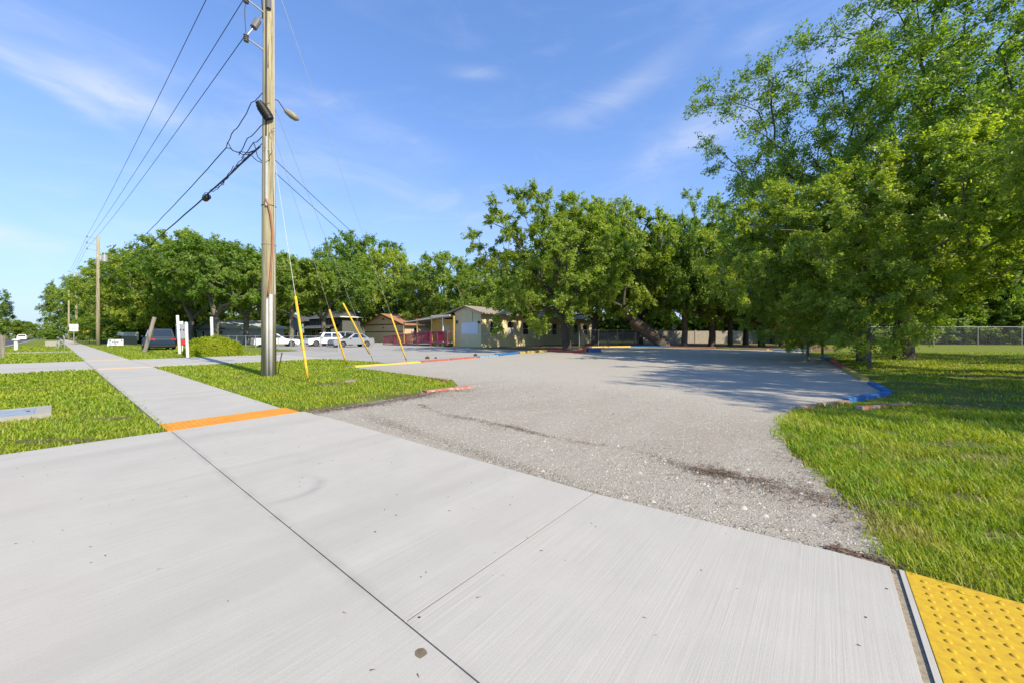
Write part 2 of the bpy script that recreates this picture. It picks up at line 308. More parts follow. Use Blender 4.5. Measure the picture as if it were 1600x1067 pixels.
# chain-link: real diamond pattern cut from a thin sheet
b = NB('chain_link'); uv = b.n('ShaderNodeTexCoord').outputs['Object']
sx = b.n('ShaderNodeSeparateXYZ'); b.l(uv, sx.inputs[0])
h = sx.outputs[0]; v = sx.outputs[2]
a1 = b.math('FRACT', b.math('MULTIPLY', b.math('ADD', h, v), 14)); a2 = b.math('FRACT', b.math('MULTIPLY', b.math('SUBTRACT', h, v), 14))
al = b.math('MAXIMUM', b.math('LESS_THAN', a1, .075), b.math('LESS_THAN', a2, .075))
b.P.inputs['Base Color'].default_value = (.2, .2, .2, 1); b.P.inputs['Metallic'].default_value = .5; b.P.inputs['Roughness'].default_value = .5
b.l(al, b.P.inputs['Alpha']); CHAIN = b.m
M = lambda k: MATS[k]
# ------------------------------------------------------------------ mesh helpers
class MB:
    def __init__(s): s.v = []; s.f = []
    def quad(s, *p): k = len(s.v); s.v += [tuple(q) for q in p]; s.f.append(tuple(range(k, k+len(p)))); return s
    def box(s, x0, x1, y0, y1, z0, z1):
        k = len(s.v); s.v += [(x, y, z) for z in (z0, z1) for y in (y0, y1) for x in (x0, x1)]
        for f in ((0,2,3,1),(4,5,7,6),(0,1,5,4),(2,6,7,3),(0,4,6,2),(1,3,7,5)): s.f.append(tuple(k+i for i in f))
        return s
    def prism(s, poly, z0, z1):
        a = sum(poly[i][0]*poly[(i+1)%len(poly)][1]-poly[(i+1)%len(poly)][0]*poly[i][1] for i in range(len(poly)))
        if a < 0: poly = poly[::-1]
        n = len(poly); k = len(s.v); s.v += [(p[0], p[1], z0) for p in poly]+[(p[0], p[1], z1) for p in poly]
        s.f.append(tuple(k+i for i in range(n))[::-1]); s.f.append(tuple(k+n+i for i in range(n)))
        for i in range(n): j = (i+1) % n; s.f.append((k+i, k+j, k+n+j, k+n+i))
        return s
    def tube(s, pts, r, sides=6, cap=True):
        pts = [Vector(p) for p in pts]; n = len(pts); rs = r if isinstance(r, (list, tuple)) else [r]*n
        prev = None; k0 = len(s.v)
        for i, p in enumerate(pts):
            d = (pts[min(i+1, n-1)]-pts[max(i-1, 0)])
            if d.length < 1e-9: d = Vector((0, 0, 1))
            d.normalize()
            if prev is None: a = d.orthogonal().normalized()
            else:
                a = prev-d*prev.dot(d); a = a.normalized() if a.length > 1e-6 else d.orthogonal().normalized()
            prev = a; bb = d.cross(a)
            for j in range(sides):
                t = 2*math.pi*j/sides; s.v.append(tuple(p+(a*math.cos(t)+bb*math.sin(t))*rs[i]))
        for i in range(n-1):
            for j in range(sides):
                j2 = (j+1) % sides; s.f.append((k0+i*sides+j, k0+i*sides+j2, k0+(i+1)*sides+j2, k0+(i+1)*sides+j))
        if cap:
            s.f.append(tuple(k0+j for j in range(sides))[::-1]); s.f.append(tuple(k0+(n-1)*sides+j for j in range(sides)))
        return s
    def cyl(s, x, y, z0, z1, r, sides=12, r2=None): return s.tube([(x, y, z0), (x, y, z1)], [r, r if r2 is None else r2], sides)
    def build(s, name, m, parent=None, smooth=False, bevel=0):
        me = bpy.data.meshes.new(name); me.from_pydata(s.v, [], s.f); me.update()
        if bevel:
            bm = bmesh.new(); bm.from_mesh(me); bmesh.ops.remove_doubles(bm, verts=bm.verts, dist=1e-5)
            bmesh.ops.bevel(bm, geom=list(bm.edges), offset=bevel, segments=2, affect='EDGES', profile=.6); bm.to_mesh(me); bm.free()
        me.materials.append(m if not isinstance(m, str) else MATS[m])
        if smooth: me.polygons.foreach_set('use_smooth', [True]*len(me.polygons))
        o = bpy.data.objects.new(name, me); COL.objects.link(o)
        if parent: o.parent = parent
        return o
def tag(o, label=None, cat=None, group=None, kind=None):
    for k, v in (('label', label), ('category', cat), ('group', group), ('kind', kind)):
        if v: o[k] = v
    return o
def empty(name, loc, rz=0.0, label=None, cat=None, group=None):
    o = bpy.data.objects.new(name, None); COL.objects.link(o); o.location = loc; o.rotation_euler = (0, 0, rz); o.empty_display_size = .3
    return tag(o, label, cat, group)
def link(name, me, parent=None):
    o = bpy.data.objects.new(name, me); COL.objects.link(o)
    if parent: o.parent = parent
    return o
def copy_tree(o, parent=None):
    c = o.copy(); COL.objects.link(c); c.parent = parent
    for ch in list(o.children): copy_tree(ch, c)
    return c
def npmesh(name, V, Fq, m, smooth=False):
    """V (n,3), Fq (k, 3 or 4) index array"""
    me = bpy.data.meshes.new(name); nv = len(V); k, s = Fq.shape
    me.vertices.add(nv); me.vertices.foreach_set('co', np.asarray(V, np.float32).ravel())
    me.loops.add(k*s); me.loops.foreach_set('vertex_index', np.asarray(Fq, np.int32).ravel())
    me.polygons.add(k); me.polygons.foreach_set('loop_start', np.arange(0, k*s, s, dtype=np.int32)); me.polygons.foreach_set('loop_total', np.full(k, s, np.int32))
    if smooth: me.polygons.foreach_set('use_smooth', np.ones(k, bool))
    me.materials.append(m); me.update(calc_edges=True); return me
def text_mesh(txt, size, m, name='lettering', parent=None, ext=.002, spacing=1.0):
    cu = bpy.data.curves.new(name, 'FONT'); cu.body = txt; cu.size = size; cu.extrude = ext; cu.align_x = 'CENTER'; cu.align_y = 'CENTER'; cu.resolution_u = 2; cu.space_line = spacing
    t = bpy.data.objects.new('tmp', cu); COL.objects.link(t); dg = bpy.context.evaluated_depsgraph_get()
    me = bpy.data.meshes.new_from_object(t.evaluated_get(dg)); bpy.data.objects.remove(t); me.materials.clear(); me.materials.append(M(m)); return link(name, me, parent)
# ================================================================== GROUND
R0 = 2500
g = MB(); g.quad((-R0, -R0, 0), (R0, -R0, 0), (R0, R0, 0), (-R0, R0, 0)).build('ground', SOIL)['kind'] = 'structure'
def sheet(name, poly, z, m):
    mb = MB(); mb.quad(*[(p[0], p[1], z) for p in poly]); o = mb.build(name, m); o['kind'] = 'structure'; return o
def tnp(pl): return [W(t, n) for t, n in pl]
def rough_edge(a, bb, n, amp, seed):
    r = random.Random(seed); out = []
    for i in range(n+1):
        u = i/n; k = amp*(r.random()-.5)*2 if 0 < i < n else 0
        d = (bb[0]-a[0], bb[1]-a[1]); L = math.hypot(*d) or 1
        out.append((a[0]+d[0]*u-d[1]/L*k, a[1]+d[1]*u+d[0]/L*k))
    return out
LOT = (rough_edge((6.75, 2.74), (6.85, 4.6), 8, .10, 1)+rough_edge((6.85, 4.6), (7.25, 6.6), 8, .10, 2)+[(8.3, 7.35), (15.25, 7.7), (15.35, 11.4), (16.0, 16.0), (17.8, 22.1), (18, 42), (1, 40), (.55, 33.8), (-.64, 19.6), (-.93, 15), (-1.2, 12.3), (-.3, 10.0)]
       + rough_edge((-.3, 10.0), (.35, 8.2), 8, .05, 3)+rough_edge((.35, 8.2), (.37, 5.7), 12, .16, 4)+rough_edge((.37, 5.7), (-.25, 3.8), 12, .12, 5)+rough_edge((-.25, 3.8), (-.27, 2.93), 6, .05, 6)+[(-.27, 2.90), (3, 2.72)])
sheet('gravel_lot', tnp(LOT), .010, GRAVEL)
sheet('leaf_litter_ground', [G(905, 553), W(17.6, 26), W(28.6, 29), W(28.6, 70), W(1, 66), W(-1, 44), W(.3, 39.5)], .004, LITTER)
sheet('parking_lot_pavement', tnp([(16.0, 10.0), (21.3, 9.7), (28.3, 9.7), (33, 10.5), (34, 13.2), (40, 13.6), (52, 15), (58, 22), (62, 36), (40, 38), (42, 29), (29, 28.6), (29, 27), (19, 26.5), (18.0, 22.6), (16.25, 16.5), (15.6, 11.6)]), .008, PAVE)
sheet('road', tnp([(-60, -3.6), (1500, -3.6), (1500, -11.5), (-60, -11.5)]), .012, M('road_asphalt'))
sheet('grass_verge_patch', tnp([(33.8, 12.3), (36, 12.2), (39.6, 13.2), (38.5, 13.9), (35, 13.4)]), .016, SOIL)
# road kerb (gutter) on the near side
k = MB(); k.prism([tuple(W(28.9, -3.35))[:2], tuple(W(400, -3.35))[:2], tuple(W(400, -3.7))[:2], tuple(W(28.9, -3.7))[:2]], -.02, .06); o = k.build('road_kerb', 'concrete_old'); o['kind'] = 'structure'
# ---- concrete slabs: sidewalk, driveway aprons
def slab_set(root_name, polys, top=.032, bev=.002, name='slab'):
    root = bpy.data.objects.new(root_name, None); COL.objects.link(root); root['kind'] = 'structure'
    for pl in polys:
        mb = MB(); mb.prism([tuple(W(*q))[:2] for q in pl], -.05, top); mb.build(name, CONC, root, bevel=bev)
    return root
def rect(t0, t1, n0, n1, g=.004): return [(t0+g, n0+g), (t1-g, n0+g), (t1-g, n1-g), (t0+g, n1-g)]
ap = [[(-.28, .991), (1.4275, .991), (1.4275, 2.772), (.6, 2.84), (-.05, 2.92), (-.28, 2.925)], [(1.4325, .991), (6.705, .991), (6.705, 2.66), (5.5, 2.72), (3.2, 2.74), (1.4325, 2.772)],
      [(-.28, -3.55), (6.76, -3.55), (6.76, -.4), (6.74, .2), (6.705, .985), (-.28, .985)]]
slab_set('driveway', ap)
sheet('driveway_joint_bed', tnp([(-.33, -3.5), (6.72, -3.5), (6.72, 2.62), (-.33, 2.88)]), .016, M('joint_dirt'))
sw = [rect(7.335+i*1.49, 7.335+(i+1)*1.49, .955, 2.53, .002) for i in range(9)]
t = 28.85; sw2 = []
while t < 75: sw2.append(rect(t, t+1.5, .955, 2.53, .002)); t += 1.5
sw2.append(rect(t, 400, .955, 2.53))
sw2.append([(45.2, -3.3), (46.9, -3.3), (46.9, .93), (45.2, .93)])
slab_set('sidewalk', sw+sw2, bev=.003)
dv = [[(21.45, .955), (28.2, .955), (28.2, 2.53), (21.45, 2.53)], [(21.5, -3.55), (28.6, -3.55), (28.2, .94), (21.45, .94)], [(21.45, 2.545), (28.2, 2.545), (28.2, 9.7), (21.1, 9.7), (21.35, 5)]]
slab_set('cross_driveway', dv, top=.034)
sheet('cross_driveway_joint_bed', tnp([(21.5, -3.5), (28.1, -3.5), (28.1, 9.6), (21.5, 9.6)]), .018, M('joint_dirt'))
sheet('fine_joint', tnp([(1.4268, 1.0), (1.4332, 1.0), (1.4332, 2.77), (1.4268, 2.77)]), .0305, M('joint_dirt'))
# filler strip and border between slab and tactile plate
mb = MB(); mb.prism([tuple(W(*q))[:2] for q in rect(-.314, -.281, .99, 2.92, 0)], 0, .022); mb.build('joint_filler_strip', 'joint_filler')['kind'] = 'structure'
mb = MB(); mb.prism([tuple(W(*q))[:2] for q in rect(-.336, -.3155, .99, 2.92, 0)], 0, .032); mb.build('concrete_border_strip', CONC)['kind'] = 'structure'
slab_set('sidewalk_behind_camera', [rect(-2.6, -.955, .99, 2.92, .003), rect(-4.3, -2.6, .99, 2.92, .003)])
# tactile plates
def tactile(t0, t1, n0, n1, m, label, domes, base=.034, pitch=.0615):
    o = empty('tactile_paving', W((t0+t1)/2, (n0+n1)/2, 0), AXR, label, 'tactile paving', 'tactile paving plates across the sidewalk')
    hx = (n1-n0)/2; hy = (t1-t0)/2
    MB().box(-hx, hx, -hy, hy, -.01, base).build('plate', m, o, bevel=.003)
    dm = MB(); seg = 12; r1, r2, hh = .0125, .0065, .0055
    ring = lambda r, z: [(r*math.cos(2*math.pi*i/seg), r*math.sin(2*math.pi*i/seg), z) for i in range(seg)]
    dm.v = ring(r1, 0)+ring(r1*.86, hh*.6)+ring(r2, hh); dm.f = [(i, (i+1) % seg, seg+(i+1) % seg, seg+i) for i in range(seg)]+[(seg+i, seg+(i+1) % seg, 2*seg+(i+1) % seg, 2*seg+i) for i in range(seg)]+[tuple(2*seg+i for i in range(seg))]
    nx = int((2*hx-.05)/pitch); ny = int((2*hy-.03)/pitch)
    pts = [((i-(nx-1)/2)*pitch, (j-(ny-1)/2)*pitch) for i in range(nx) for j in range(ny)]
    if domes:
        pts.sort(key=lambda q: (W(0, 0)-(o.location+Matrix.Rotation(AXR, 3, 'Z')@Vector((q[0], q[1], 0)))).length)
        me = dm.build('dome', m, o, smooth=True); me.location = (*pts[0], base)
        for q in pts[1:285]: d = link('dome', me.data, o); d.location = (*q, base)
        pts = pts[285:]
    if pts:
        st = MB()
        for q in pts: st.cyl(q[0], q[1], base-.002, base+.005, .012, 6, .007)
        st.build('domes', m, o)['kind'] = 'stuff'
    return o
tactile(-.95, -.338, .99, 2.92, 'tactile_yellow', 'yellow truncated-dome plate beside the long grass in the near right corner', True)
tactile(6.712, 7.33, .957, 2.60, 'tactile_orange', 'bright orange band across the walk at the lawn corner behind the near slab', False)
tactile(20.78, 21.42, .957, 2.52, 'tactile_faded', 'faded peach band on the near side of the second driveway', False)
tactile(28.22, 28.83, .957, 2.52, 'tactile_faded', 'faded peach band on the far side of the second driveway', False)
# tyre scuff rings and stains on the concrete are in place as thin dirt marks
# ---- grass blades
def pip(P, poly):
    x, y = P[:, 0], P[:, 1]; ins = np.zeros(len(P), bool); n = len(poly)
    for i in range(n):
        x0, y0 = poly[i]; x1, y1 = poly[(i+1) % n]
        c = ((y0 > y) != (y1 > y)) & (x < (x1-x0)*(y-y0)/((y1-y0)+1e-12)+x0); ins ^= c
    return ins
def vnoise(P, s, seed):
    r = np.random.RandomState(seed); v = 0
    for k in range(6):
        a = r.uniform(0, 2*np.pi); f = s*(.6+1.2*r.rand()); v = v+np.sin((P[:, 0]*np.cos(a)+P[:, 1]*np.sin(a))*f+r.uniform(0, 6.28))
    return v/6
BARE = [(G(1500, 697), .55, .16), (G(1548, 716), .42, .12), (G(1440, 722), .25, .10), (G(1330, 700), .2, .1), (G(1410, 790), .22, .08), (G(1500, 780), .2, .1), (G(1560, 840), .16, .06), (G(640, 619), .9, .35), (G(560, 633), .6, .16), (G(700, 611), .5, .2), (G(500, 640), .35, .12),
        (G(1480, 612), 1.6, .5), (G(1540, 632), 1.4, .35), (G(1420, 600), 1.0, .4), (G(1330, 640), .7, .12), (G(1580, 590), 1.6, .6), (G(120, 690), .25, .1), (G(60, 690), .3, .12), (G(170, 655), .3, .14), (G(515, 600), .4, .3), (G(420, 640), .5, .14)]
def bare_mask(P):
    m = np.zeros(len(P))
    for c, a, b_ in BARE: m = np.maximum(m, np.exp(-(((P[:, 0]-c.x)/a)**2+((P[:, 1]-c.y)/b_)**2)))
    return m
def grass(name, label, tn_poly, dens, hgt, seed, maxd=40, grp=None, bare=0.5, stray=.06):
    rng = np.random.RandomState(seed); Pl = [tuple(W(t, n))[:2] for t, n in tn_poly]; A = np.array(Pl)
    x0, y0 = A.min(0)-.1; x1, y1 = A.max(0)+.1; x0 = max(x0, -60); x1 = min(x1, 60); y0 = max(y0, .3); y1 = min(y1, maxd)
    out = []; cs = 2.0
    for cx in np.arange(x0, x1, cs):
        for cy in np.arange(y0, y1, cs):
            mx, my = cx+cs/2, cy+cs/2
            if my < .2 or abs(mx) > 1.62*my+3: continue
            d = max(2.2, math.hypot(mx, my)-.7); nb = int(dens*(3/d)**1.45*cs*cs) if d > 3 else int(dens*cs*cs)
            out.append(np.c_[rng.uniform(cx, cx+cs, nb), rng.uniform(cy, cy+cs, nb)])
    P = np.concatenate(out); 
    jit = rng.normal(0, stray, P.shape); ins = pip(P+jit, Pl); P = P[ins]
    k = vnoise(P, 2.2, seed+5)+.5*vnoise(P, 6, seed+6); keep = rng.rand(len(P)) < np.clip(1.15-np.maximum(0, k-bare)*3.2, .12, 1)*np.clip(1.15-1.9*bare_mask(P), .03, 1); P = P[keep]; k = k[keep]
    n = len(P); d = np.hypot(P[:, 0], P[:, 1]); lod = np.clip(d/3.2, 1, 9)
    ht = hgt*(.35+1.0*rng.rand(n)**1.2)*(1+.2*vnoise(P, 2.3, seed+9)+.2*vnoise(P, 11, seed+3))*np.clip(lod**.12, 1, 1.3); wd = .0027*lod**.85*(.6+.8*rng.rand(n))
    a = rng.uniform(0, 2*np.pi, n); lean = ht*(.15+1.25*rng.rand(n)**1.2)
    dx, dy = np.cos(a), np.sin(a); sx_, sy_ = -dy, dx
    base = np.c_[P, np.zeros(n)]
    def pt(u, l, zz, wv): return np.c_[P[:, 0]+dx*l+sx_*wv, P[:, 1]+dy*l+sy_*wv, zz]
    V = np.stack([pt(0, 0*lean, np.zeros(n), -wd), pt(0, 0*lean, np.zeros(n), wd), pt(0, lean*.35, ht*.62, wd*.8), pt(0, lean*.35, ht*.62, -wd*.8), pt(0, lean, ht*.96, wd*.1), pt(0, lean, ht*.96, -wd*.1)], 1)
    idx = np.arange(n)[:, None]*6; Fq = np.concatenate([idx+np.array([0, 1, 2, 3]), idx+np.array([3, 2, 4, 5])])
    o = link(name, npmesh(name, V.reshape(-1, 3), Fq, GRASS)); tag(o, label, 'grass', kind='stuff'); return n
ng = 0
G_R = [(.33, 8.3), (.5, 7.2), (.45, 5.9), (.1, 4.9), (-.08, 4.2), (-.25, 3.7), (-.22, 3.2), (-.30, 2.98), (-.95, 2.95), (-1.0, 2.93), (-8, 2.93), (-8, 5), (-6.5, 8), (-3.2, 9.8), (-1.2, 10.2), (-.2, 9.3)]
ng += grass('grass', 'long bright green grass in the sunny right corner', G_R, 7000, .068, 11, bare=.30)
G_R2 = [(-1.0, 10.6), (-3.2, 10), (-8, 8.6), (-30, 8), (-50, 30), (-30, 62), (-5, 42), (-.3, 36), (-1.1, 19), (-1.4, 12.6)]
ng += grass('shaded_grass', 'sparse shaded lawn with bare patches right of the gravel lot', G_R2, 2600, .05, 12, maxd=46, bare=.02)
G_L = [(6.82, -3.3), (21.35, -3.3), (21.4, .93), (6.8, .93), (6.8, .2)]
ng += grass('verge_grass', 'bright lawn strip with the utility box left of the sidewalk', G_L, 4800, .048, 13, bare=.5)
G_I = [(6.82, 2.70), (7.4, 2.56), (21.0, 2.57), (21.2, 9.6), (16.2, 9.9), (15.7, 7.9), (15.1, 7.62), (8.3, 7.28), (7.3, 6.55), (6.95, 4.6)]
ng += grass('lawn_grass', 'lawn around the big wooden pole between walk and gravel', G_I, 4800, .048, 14, bare=.3)
ng += grass('far_lawn_grass', 'lawn around the shrub and white posts beyond the second driveway', [(28.9, 2.56), (70, 2.56), (70, 9), (44, 9.5), (33, 9.6), (28.35, 9.0)], 3800, .052, 15, maxd=46)
ng += grass('far_verge_grass', 'roadside strip of lawn beyond the second driveway', [(28.9, -3.3), (45.2, -3.3), (45.2, .93), (28.9, .93)], 3800, .06, 16, maxd=40)
ng += grass('farther_verge_grass', 'roadside strip of lawn around the bench', [(47, -3.3), (90, -3.3), (90, .93), (47, .93)], 3800, .06, 17, maxd=50)
print('blades', ng)
# ---- stones and debris
def stones(name, label, P, size, m, seed, flat=.6, z=.01):
    rng = np.random.RandomState(seed); n = len(P)
    base = np.array([[1, 0, 0], [.3, .95, 0], [-.8, .55, 0], [-.75, -.6, 0], [.35, -.9, 0], [.35, .1, 1], [-.3, -.05, .95]], float)
    base[:, :2] *= 1; S = size[:, None, None]*(base[None]*(1+.35*rng.normal(size=(n, 7, 3)).clip(-1, 1)))*.5; S[:, :, 2] *= flat
    S[:, :5, 2] = -.004
    a = rng.uniform(0, 6.28, n); c, s = np.cos(a), np.sin(a); X = S[:, :, 0]*c[:, None]-S[:, :, 1]*s[:, None]; Y = S[:, :, 0]*s[:, None]+S[:, :, 1]*c[:, None]
    V = np.stack([X+P[:, 0:1], Y+P[:, 1:2], S[:, :, 2]+z], 2).reshape(-1, 3)
    F_ = np.array([[0, 1, 5], [1, 6, 5], [1, 2, 6], [2, 3, 6], [3, 4, 6], [4, 5, 6], [4, 0, 5]]); Fq = (np.arange(n)[:, None, None]*7+F_[None]).reshape(-1, 3)
    o = link(name, npmesh(name, V, Fq, m)); return tag(o, label, 'gravel', kind='stuff')
rng = np.random.RandomState(3)
LP = [tuple(W(t, n))[:2] for t, n in LOT]
P = np.c_[rng.uniform(-8, 10, 900000), rng.uniform(1.6, 14, 900000)]; dd = np.hypot(P[:, 0], P[:, 1])
P = P[(rng.rand(len(P)) < .75*(2.6/np.maximum(dd, 2.6))**1.9)]; P = P[pip(P+rng.normal(0, .02, P.shape), LP)]
dn = TN
n_of = lambda Q: NX*Q[:, 0]+NY*Q[:, 1]
t_of = lambda Q: SX*Q[:, 0]+SY*Q[:, 1]
kk = n_of(P); P = P[rng.rand(len(P)) < np.clip(1.05-(kk-3.2)*.10+.5*vnoise(P, 3, 8), .15, 1)]
dd = np.hypot(P[:, 0], P[:, 1])
sz = (.007+.014*rng.rand(len(P))**2.0+.004*np.clip(dd/5, 0, 3))
stones('gravel', 'small shell and limestone gravel lying over the entrance', P, sz, PEB, 5)
big = []
def along(pts, n, spread, seed):
    r = np.random.RandomState(seed); pts = [np.array(p[:2]) for p in pts]; L = [np.linalg.norm(pts[i+1]-pts[i]) for i in range(len(pts)-1)]; tt = r.uniform(0, sum(L), n); o = []
    for q in tt:
        i = 0
        while i < len(L)-1 and q > L[i]: q -= L[i]; i += 1
        u = q/L[i]; o.append(pts[i]*(1-u)+pts[i+1]*u)
    return np.array(o)+r.normal(0, 1, (n, 2))*spread
seam = [G(*q) for q in ((655, 632), (690, 648), (735, 655), (800, 668), (850, 682), (905, 693), (960, 698), (1010, 708), (1090, 738), (1180, 752), (1260, 752))]
seam2 = [G(*q) for q in ((1010, 708), (1090, 738), (1150, 745), (1230, 770), (1290, 775), (1320, 800))]
gb = [G(*q) for q in ((1215, 690), (1240, 725), (1275, 765), (1330, 800), (1345, 850), (1372, 888))]
B1 = np.concatenate([along(seam2, 30, .22, 1), along([G(1100, 760), G(1300, 840)], 26, .3, 2), along([G(800, 700), G(1250, 850)], 20, .35, 3), along([G(640, 612), G(745, 603)], 60, .12, 4)])
B1 = B1[pip(B1, LP)]
S0 = np.concatenate([along(seam, 5000, .045, 61), along(seam2, 2500, .09, 62), along([G(560, 645), G(910, 768), G(1370, 882)], 9000, .09, 63)]); S0 = S0[pip(S0, LP)]; S0 = S0[rng.rand(len(S0)) < np.clip(.6+1.2*vnoise(S0, 4, 43), .1, 1)]
stones('grit', 'dark crushed grit gathered along ruts and the slab edge of the gravel entrance', S0, .007+.012*np.random.RandomState(64).rand(len(S0)), M('dark_grit'), 65)
stones('pale_stones', 'scattered pale larger stones lying on the gravel entrance', B1, .022+.04*np.random.RandomState(6).rand(len(B1))**2, M('stone_pale'), 7, .55)
def straws(name, label, P, L, wd, m, seed, cat, z=.014, lift=.015):
    r = np.random.RandomState(seed); n = len(P); a = r.uniform(0, 6.28, n); l = L*(.4+.9*r.rand(n)); dx, dy = np.cos(a)*l/2, np.sin(a)*l/2; z0 = z+lift*r.rand(n); z1 = z+lift*r.rand(n); wx, wy = -np.sin(a)*wd, np.cos(a)*wd
    V = np.stack([np.c_[P[:, 0]-dx-wx, P[:, 1]-dy-wy, z0], np.c_[P[:, 0]+dx, P[:, 1]+dy, z1], np.c_[P[:, 0]-dx+wx, P[:, 1]-dy+wy, z0+.002]], 1).reshape(-1, 3)
    o = link(name, npmesh(name, V, np.arange(3*n).reshape(-1, 3), m)); return tag(o, label, cat, kind='stuff')
S1 = np.concatenate([along(seam, 1100, .035, 11), along(seam[:4], 700, .13, 12), along(seam2, 900, .15, 13), along([G(1240, 742), G(1275, 752)], 700, .07, 15), along([G(1090, 735), G(1140, 742)], 420, .07, 16), along(gb, 1300, .11, 17), along(seam2, 900, .35, 18)])
S1 = S1[rng.rand(len(S1)) < np.clip(.38+1.5*vnoise(S1, 5, 41)+.6*vnoise(S1, 19, 42), .03, 1)]
straws('twig_litter', 'brown twigs and pine straw trailing across the gravel entrance', S1, .07, .0026, STRAW, 19, 'plant litter')
S2 = np.concatenate([along([G(1300, 860), G(1400, 892)], 260, .03, 21), along([G(480, 646), G(560, 636), G(650, 620), G(700, 607)], 2600, .12, 22), along([G(1470, 712), G(1540, 720)], 300, .16, 23)]+[np.array([[c.x, c.y]])+np.random.RandomState(i).normal(size=(int(900*min(a*b_*4, 1)), 2))*np.array([[a*.62, b_*.62]]) for i, (c, a, b_) in enumerate(BARE)])
straws('dead_grass', 'dry brown grass thatch along the lawn edges', S2, .08, .004, STRAW, 24, 'dead grass')
S3 = np.c_[rng.uniform(2, 34, 9000), rng.uniform(6, 40, 9000)]; S3 = S3[(t_of(S3) < -1.3) | (n_of(S3) > 38)]
straws('fallen_leaves', 'brown fallen leaves scattered under the oaks', S3, .11, .028, FALL, 25, 'fallen leaves', lift=.03)
S4 = np.c_[rng.uniform(0, 20, 2500), rng.uniform(6, 36, 2500)]; S4 = S4[pip(S4, LP)]
straws('lot_leaves', 'a few brown leaves strewn over the gravel lot', S4[:900], .06, .014, FALL, 26, 'fallen leaves', z=.014, lift=.02)
S5 = np.c_[rng.uniform(-6, 3, 400), rng.uniform(1.4, 7, 400)]; S5 = S5[pip(S5, [tuple(W(t, n))[:2] for t, n in ((-.2, -3.4), (6.6, -3.4), (6.6, 2.5), (-.2, 2.8))])][:150]
straws('slab_debris', 'tiny bits of dry grass and twig on the concrete apron', S5, .022, .0022, STRAW, 27, 'plant litter', z=.0335, lift=.003)
# round brown stains and pebbles on the slab
for (px, py, s) in ((657, 1033, .028), (586, 838, .008), (1385, 929, .007), (1353, 975, .006), (700, 782, .006), (356+0, 949, .004), (655, 975, .007)):
    mb = MB(); q = G(px, py)*1.0; seg = 9; r = random.Random(px); mb.quad(*[(q.x+s*(.7+.5*r.random())*math.cos(i*2*math.pi/seg), q.y+s*(.6+.5*r.random())*math.sin(i*2*math.pi/seg), .0335) for i in range(seg)]); mb.build('stain', 'tan_stain' if s > .01 else 'rust')['kind'] = 'structure'
